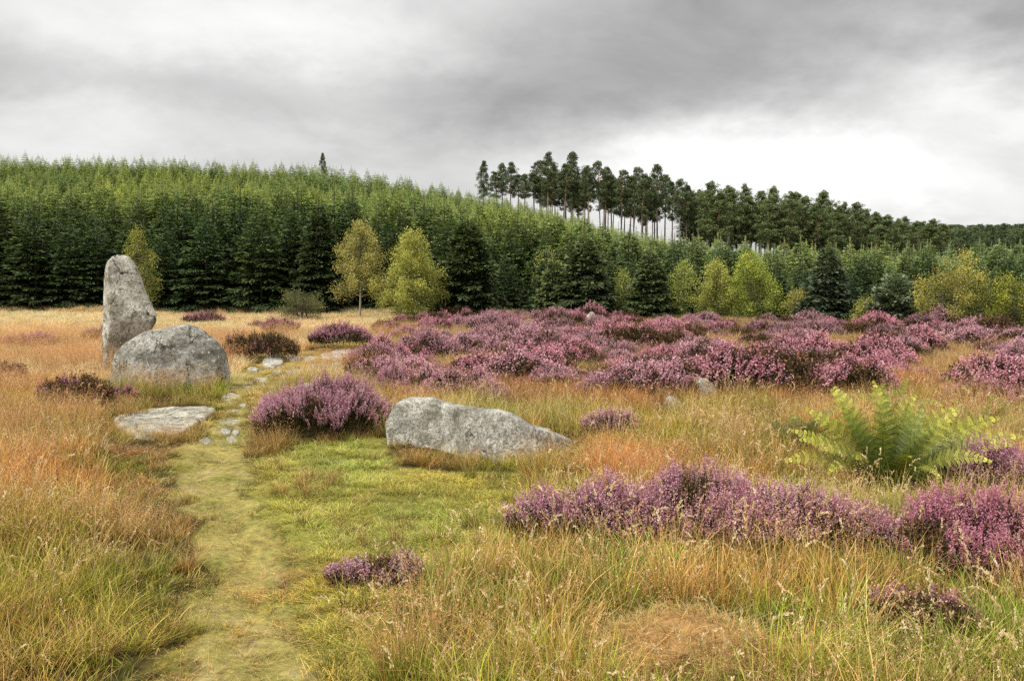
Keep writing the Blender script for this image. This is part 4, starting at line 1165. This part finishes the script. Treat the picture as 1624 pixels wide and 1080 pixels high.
def build_trees():
    def pair(g, nm, leafm): return g[0].mesh(nm + '_trunk', M_BARK), g[1].mesh(nm + '_crown', leafm)
    # --- broad-leaved and other single trees on the forest edge, placed by where they stand in the photo
    def single(label, cat, px, base, top, geo, leafm, name, tint=(1, 1, 1), rz=0, group=None, yoff=0):
        x, y, z = at(px, base)
        y += yoff; z = float(height(x, y)); x = (px - 812) / F * y
        hh = (440 - top) / F * y + EYE - z
        tm, cm = pair(geo(hh), name, leafm)
        tree(name, label, cat, tm, cm, (x, y, z - .03), (1, 1, 1), rz, tint, group)
        EDGE.append((x, y))
    EDGE = []
    bw = (.30, .27, .22)
    def birch(width, nleaf, lo, hi, bare=.12, stems=1, shape=1.0, leaf=.055, cl=.09):
        def pf(hh):
            prof = lambda f: width / 2 * (np.sin(np.pi * min(1, max(0.0, (f * .93 + .07))) ** shape) ** .75)
            return leafy_geo(hh, prof, 44, nleaf, leaf, lo, hi, .035 * max(hh / 3, .7), bw, bare, .02, stems, .5, cl)
        return pf
    def cone(width, nleaf, lo, hi, bare=.05, leaf=.05, stems=1, p=.8, cl=.09):
        def pf(hh):
            prof = lambda f: width / 2 * (min(1, .45 + f * 3)) * max(0.0, 1 - f) ** p + .06
            return leafy_geo(hh, prof, 58, nleaf, leaf, lo, hi, .035 * max(hh / 3, .7), (.2, .16, .12), bare, .015, stems, .35, cl)
        return pf
    ylo, yhi = (.09, .105, .028), (.43, .43, .10)
    glo, ghi = (.075, .105, .025), (.40, .44, .09)
    blo, bhi = (.11, .11, .032), (.44, .40, .125)
    S = single
    S('slim birch with a pale bare stem and thin olive gold leaves', 'birch', 570, 507, 349, birch(1.9, 14000, blo, bhi, .22, 1, .8), M_LEAF, 'birch_tree')
    S('dense conical yellow green tree right of the slim birch', 'tree', 655, 512, 366, cone(3.1, 24000, glo, yhi, .03, .055, 1, .72), M_LEAF, 'larch_tree')
    S('narrow yellow green tree rising behind the standing stone', 'tree', 222, 503, 358, birch(1.35, 5200, glo, (.33, .33, .06), .05, 1, .75), M_LEAF, 'birch_tree')
    S('round grey green gorse bush at the foot of the dark spruces', 'bush', 478, 509, 462, cone(1.95, 5200, (.05, .055, .025), (.17, .18, .07), .0, .045, 5, .35, .07), M_LEAF, 'gorse_bush')
    S('small yellow birch top showing between the spruces in the centre', 'birch', 870, 500, 392, birch(1.1, 2600, glo, yhi, .05), M_LEAF, 'birch_tree', yoff=3)
    S('light green young birch in a gap between two dark spruces', 'birch', 988, 506, 428, cone(1.15, 3600, glo, (.34, .36, .09), .04), M_LEAF, 'birch_tree')
    S('slender light green birch left of the wide yellow green pair', 'birch', 1080, 506, 412, birch(1.0, 3400, glo, ghi, .05), M_LEAF, 'birch_tree')
    S('yellow green birch, left one of the wide pair', 'birch', 1134, 508, 412, cone(1.8, 10000, glo, yhi, .03), M_LEAF, 'birch_tree')
    S('tallest bright green birch, right one of the wide pair', 'birch', 1190, 509, 402, cone(2.1, 13000, (.06, .10, .02), (.40, .45, .075), .02, .05, 1, .6), M_LEAF, 'birch_tree')
    S('small yellow bush left of the blue green spruce', 'bush', 1262, 511, 456, cone(.98, 3600, ylo, (.40, .37, .08), .0, .045, 3, .5, .07), M_LEAF, 'birch_bush')
    S('small yellow green bush right of the blue green spruce', 'bush', 1372, 515, 470, cone(.85, 2800, glo, yhi, .0, .045, 3, .5, .07), M_LEAF, 'birch_bush')
    S('tall birch with a golden brown top on the right', 'birch', 1508, 520, 396, birch(1.75, 7500, (.08, .09, .02), (.44, .39, .08), .05, 2, .72, .05), M_LEAF, 'birch_tree')
    S('green birch leaning against the golden brown topped one', 'birch', 1550, 524, 430, cone(1.2, 3800, glo, (.24, .25, .06), .03), M_LEAF, 'birch_tree')
    S('dark green leafy tree cut off by the right edge', 'tree', 1612, 530, 432, birch(1.75, 7500, (.03, .045, .012), (.30, .31, .04), .03, 3, .85, .055), M_LEAF, 'rowan_tree')
    def yp(width, bluish):
        return lambda hh: spruce_geo(hh, width / 2, 1, .16, 9, 110, .55, 1.6, .85, bluish)
    S('young pine with pale blue green needles', 'pine', 1418, 517, 432, yp(1.65, (.36,.43,.28)), M_NEEDLE, 'young_pine', (1, 1, 1))
    def sp(width, dens=52, wh=.27, yng=None, dark=.9): return lambda hh: spruce_geo(hh, width / 2, 2, wh * .72, 11, dens * 2.0, .0, dark, .95, yng)
    S('dark spruce, widest and nearest, right of the conical yellow green tree', 'spruce', 742, 508, 342, sp(3.3, yng=(.11,.16,.05)), M_NEEDLE, 'spruce_tree')
    S('broad dark spruce in the centre below the tall pines', 'spruce', 928, 508, 368, sp(2.9, yng=(.17,.22,.085)), M_NEEDLE, 'spruce_tree')
    S('light green spruce beside the broad dark one', 'spruce', 878, 507, 408, sp(1.7, yng=(.26,.32,.11)), M_NEEDLE, 'spruce_tree')
    S('spruce right of the light green birch in the centre', 'spruce', 1030, 508, 392, sp(2.1, yng=(.18,.24,.085)), M_NEEDLE, 'spruce_tree')
    S('dark blue green spruce on the right with drooping skirts', 'spruce', 1310, 513, 388, sp(1.95, yng=(.15,.20,.115)), M_NEEDLE, 'spruce_tree')
    S('very dark spruce standing between gorse bush and slim birch', 'spruce', 508, 503, 318, sp(2.6, yng=(.10,.14,.05)), M_NEEDLE, 'spruce_tree', yoff=2)
    # --- the spruce plantation
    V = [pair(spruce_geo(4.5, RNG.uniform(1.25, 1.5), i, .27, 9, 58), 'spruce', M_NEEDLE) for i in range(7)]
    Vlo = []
    for i in range(5):
        g = spruce_geo(4.5, RNG.uniform(1.05, 1.25), 30 + i, .30, 8, 50, 0, 1.25, .85)
        f2 = MB(); f2.V = g[1].V; f2.C = g[1].C; f2.F = g[1].F; f2.n = g[1].n
        Vlo.append(src_object('spruce_shape', f2.mesh('spruce_shape', M_NEEDLE)))
    pts = []
    y = 23.0
    while y < RIDGE + 9:
        sp_ = 1.80 + .0015 * y
        for x in np.arange(-.80 * y, .80 * y, sp_):
            xx = x + RNG.uniform(-.6, .6); yy = y + RNG.uniform(-.6, .6)
            if yy < edge_y(xx) + 1.3 + RNG.uniform(0, .8): continue
            if any((xx - a) ** 2 + (yy - b) ** 2 < 1.5 for a, b in EDGE): continue
            if RNG.random() < .04: continue
            pts.append((xx, yy))
        y += sp_
    P = np.array(pts); Z = height(P[:, 0], P[:, 1]); u = P[:, 0] / P[:, 1]
    dep_ = P[:, 1] - edge_y(P[:, 0])
    fr = np.interp(u, [-.2, -.04, .6], [1, .66, .62]); fr = fr + (1 - fr) * sstep(dep_, 3, 24)
    Hs = TREE_H(u) * fr * U(.68, 1.2, len(P)) * (1 - .36 * sstep(dep_, 8, 55))
    order = np.argsort(P[:, 1]); bins = {}; score = np.full(len(P), -1e9)
    for i in order:
        if abs(u[i]) > .60: continue
        b = int((u[i] + .7) * 90); topa = (Z[i] + Hs[i] - EYE) / P[i, 1]
        prev = max(bins.get(b, -9), bins.get(b - 1, -9) if P[i, 1] > 60 else -9)
        if topa > prev - .006: score[i] = Hs[i] / P[i, 1] + .5 * max(0, min(topa - prev, .05))
        bins[b] = max(bins.get(b, -9), topa)
    pick = np.argsort(-score)[:270]; pick = pick[score[pick] > 0]
    chosen = np.zeros(len(P), bool); chosen[pick] = True
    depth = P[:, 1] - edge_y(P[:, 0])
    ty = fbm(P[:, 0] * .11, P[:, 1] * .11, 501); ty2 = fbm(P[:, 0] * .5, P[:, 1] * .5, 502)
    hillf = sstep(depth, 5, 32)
    base = np.array([.58, .68, .56])[None] * (1 - hillf)[:, None] + np.array([2.28, 2.14, 2.02])[None] * hillf[:, None]  # paler up the slope: new growth, plus haze painted into the tint
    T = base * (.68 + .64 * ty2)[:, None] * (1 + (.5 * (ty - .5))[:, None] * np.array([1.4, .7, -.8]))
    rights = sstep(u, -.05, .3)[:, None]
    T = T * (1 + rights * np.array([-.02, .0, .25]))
    firsts = {}
    for i in pick:
        k = RNG.integers(0, len(V)); s = Hs[i] / 4.5
        w = s * RNG.uniform(.95, 1.25) * (1 + .3 * hillf[i])
        front = depth[i] < 4.5
        lab = 'dark green spruce in the front ranks of the plantation' if front else 'lighter green spruce further up the plantation slope'
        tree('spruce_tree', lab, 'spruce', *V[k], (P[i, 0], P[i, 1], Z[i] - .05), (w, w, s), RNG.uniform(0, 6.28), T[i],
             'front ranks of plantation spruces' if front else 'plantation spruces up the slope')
    r = ~chosen
    n = int(r.sum()); s = Hs[r] / 4.5
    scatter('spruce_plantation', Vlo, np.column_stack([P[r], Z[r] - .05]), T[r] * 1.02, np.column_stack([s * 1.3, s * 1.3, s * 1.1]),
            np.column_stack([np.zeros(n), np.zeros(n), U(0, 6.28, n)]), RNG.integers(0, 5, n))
    # --- tall pines along the ridge
    PV = [pair(pine_geo(15, i, c, w, fu), 'pine', M_PINE) for i, (c, w, fu) in enumerate([(.5, 1, 1), (.42, .9, .9), (.55, 1.1, 1.1), (.46, 1.0, 1.0), (.6, .85, 1.0), (.38, 1.1, .85), (.52, .95, 1.1), (.66, 1.2, 1.25)])]
    def pine(px, top, y, v, label, group, wf=1.0, tint=(1, 1, 1)):
        x = (px - 812) / F * y; z = float(height(x, y)); zt = (440 - top) / F * y + EYE
        h = zt - z; s = h / 15; w = wf * (.55 + .45 * s)
        e = tree('pine_tree', label, 'pine', *PV[v], (x, y, z), (w * RNG.uniform(.85, 1.15), w * RNG.uniform(.85, 1.15), s), RNG.uniform(0, 6.28), tint, group)
        e.rotation_euler = (RNG.normal() * .02, RNG.normal() * .02, e.rotation_euler[2])
    pine(766, 258, 150, 4, 'lone slim pine at the left end of the ridge row', None, .8)
    pine(518, 246, 139, 4, 'small lone pine poking above the left hill skyline', None, .5)
    pine(905, 245, 158, 1, 'tallest ridge pine with a narrow crown tip, right one of two', None, .95)
    pine(867, 246, 156, 3, 'second tallest ridge pine, left one of two', None, .95)
    pine(1040, 264, 160, 1, 'pine with a thin raised tip in the middle of the ridge row', None, .9)
    lst = [(787, 280), (800, 266), (811, 262), (822, 276), (835, 273), (846, 280), (857, 262), (878, 266), (890, 262), (897, 270), (914, 276), (925, 266), (937, 268), (949, 265), (961, 270),
           (972, 273), (984, 268), (996, 276), (1006, 272), (1016, 280), (1027, 282), (1052, 284), (1063, 284), (1075, 281), (1088, 299), (1098, 306), (1109, 305), (1120, 292), (1134, 303), (1149, 294),
           (1162, 308), (1174, 299), (1189, 311), (1204, 306), (1217, 314), (1232, 303), (1246, 301), (1261, 306), (1274, 316), (1290, 324), (1307, 306), (1322, 331), (1338, 318), (1350, 327), (1364, 333), (1379, 341),
           (1394, 353), (1408, 341), (1420, 347), (1434, 344), (1449, 350), (1464, 357), (1480, 353), (1494, 361)]
    for px, top in lst:
        right = px > 1090
        lab = 'tall pine in the dense right part of the ridge wood' if right else 'tall bare stemmed pine in the open left part of the ridge row'
        grp = 'pines of the dense ridge wood' if right else 'pines of the open ridge row'
        v = int(RNG.choice([2, 7, 0, 6, 7])) if right else int(RNG.choice([0, 1, 3, 5, 1]))
        pine(px + RNG.uniform(-4, 4), top + RNG.uniform(-5, 7), RNG.uniform(150, 166), v, lab, grp, 1.12 if right else .95, (1.3, 1.3, 1.15) if right else (1, 1, 1))
    for px in np.arange(850, 1500, 6.5):
        right = px > 1090
        if not right and RNG.random() < .45: continue
        top = np.interp(px, [850, 1050, 1150, 1300, 1500], [279, 292, 318, 334, 366]) + RNG.uniform(-4, 12)
        lab = 'tall pine in the dense right part of the ridge wood' if right else 'tall bare stemmed pine in the open left part of the ridge row'
        grp = 'pines of the dense ridge wood' if right else 'pines of the open ridge row'
        v = int(RNG.choice([2, 7, 0, 6])) if right else int(RNG.choice([0, 1, 3, 5]))
        pine(px + RNG.uniform(-4, 4), top, RNG.uniform(166, 182), v, lab, grp, 1.1 if right else .9)
    # far dark wood closing the view on the right, and more rows behind the ridge pines there
    src = []
    for i in range(3):
        g = pine_geo(12, 40 + i, .7, 1.1, .8); f2 = MB(); f2.V = g[1].V; f2.C = g[1].C; f2.F = g[1].F; f2.n = g[1].n
        src.append(src_object('far_pine_shape', f2.mesh('far_pine_shape', M_PINE)))
    Q = []
    for yy in np.arange(184, 330, 4.5):
        for uu in np.arange(.26, .82, 3.6 / yy):
            if yy < 215 and uu > .5 and False: continue
            if yy < 250 and uu < .30 + .0006 * (yy - 184): continue
            Q.append((uu * yy + RNG.uniform(-1, 1), yy + RNG.uniform(-2, 2)))
    Q = np.array(Q); qz = height(Q[:, 0], Q[:, 1]); s = U(.75, 1.0, len(Q))
    uu = Q[:, 0] / Q[:, 1]
    lim = (440 - np.interp(uu, [(1250 - 812) / F, (1450 - 812) / F, (1530 - 812) / F, (1624 - 812) / F], [335, 356, 360, 358]) ) / F * Q[:, 1] + EYE
    s = np.minimum(s, (lim + U(-1.2, .4, len(Q)) - qz) / 12); ok = s > .25
    Q = Q[ok]; qz = qz[ok]; s = s[ok]; n = len(Q)
    scatter('distant_pine_wood', src, np.column_stack([Q, qz]), np.tile([1.0, 1.05, 1.05], (n, 1)) * U(.8, 1.2, n)[:, None], np.column_stack([s * 1.1, s * 1.1, s]), np.column_stack([np.zeros((n, 2)), U(0, 6.28, n)]), RNG.integers(0, 3, n))

# ------------------------------------------------------------------ build
def step(f):
    f()
for f in (build_ground, build_path, build_camera, build_light, build_stones, build_heather, build_hummock, build_ferns, build_carpet, build_trees, build_grass): step(f)
scene.cycles.use_adaptive_sampling = True; scene.cycles.use_denoising = False
scene.cycles.max_bounces = 4; scene.cycles.diffuse_bounces = 2; scene.cycles.transmission_bounces = 4; scene.cycles.glossy_bounces = 2
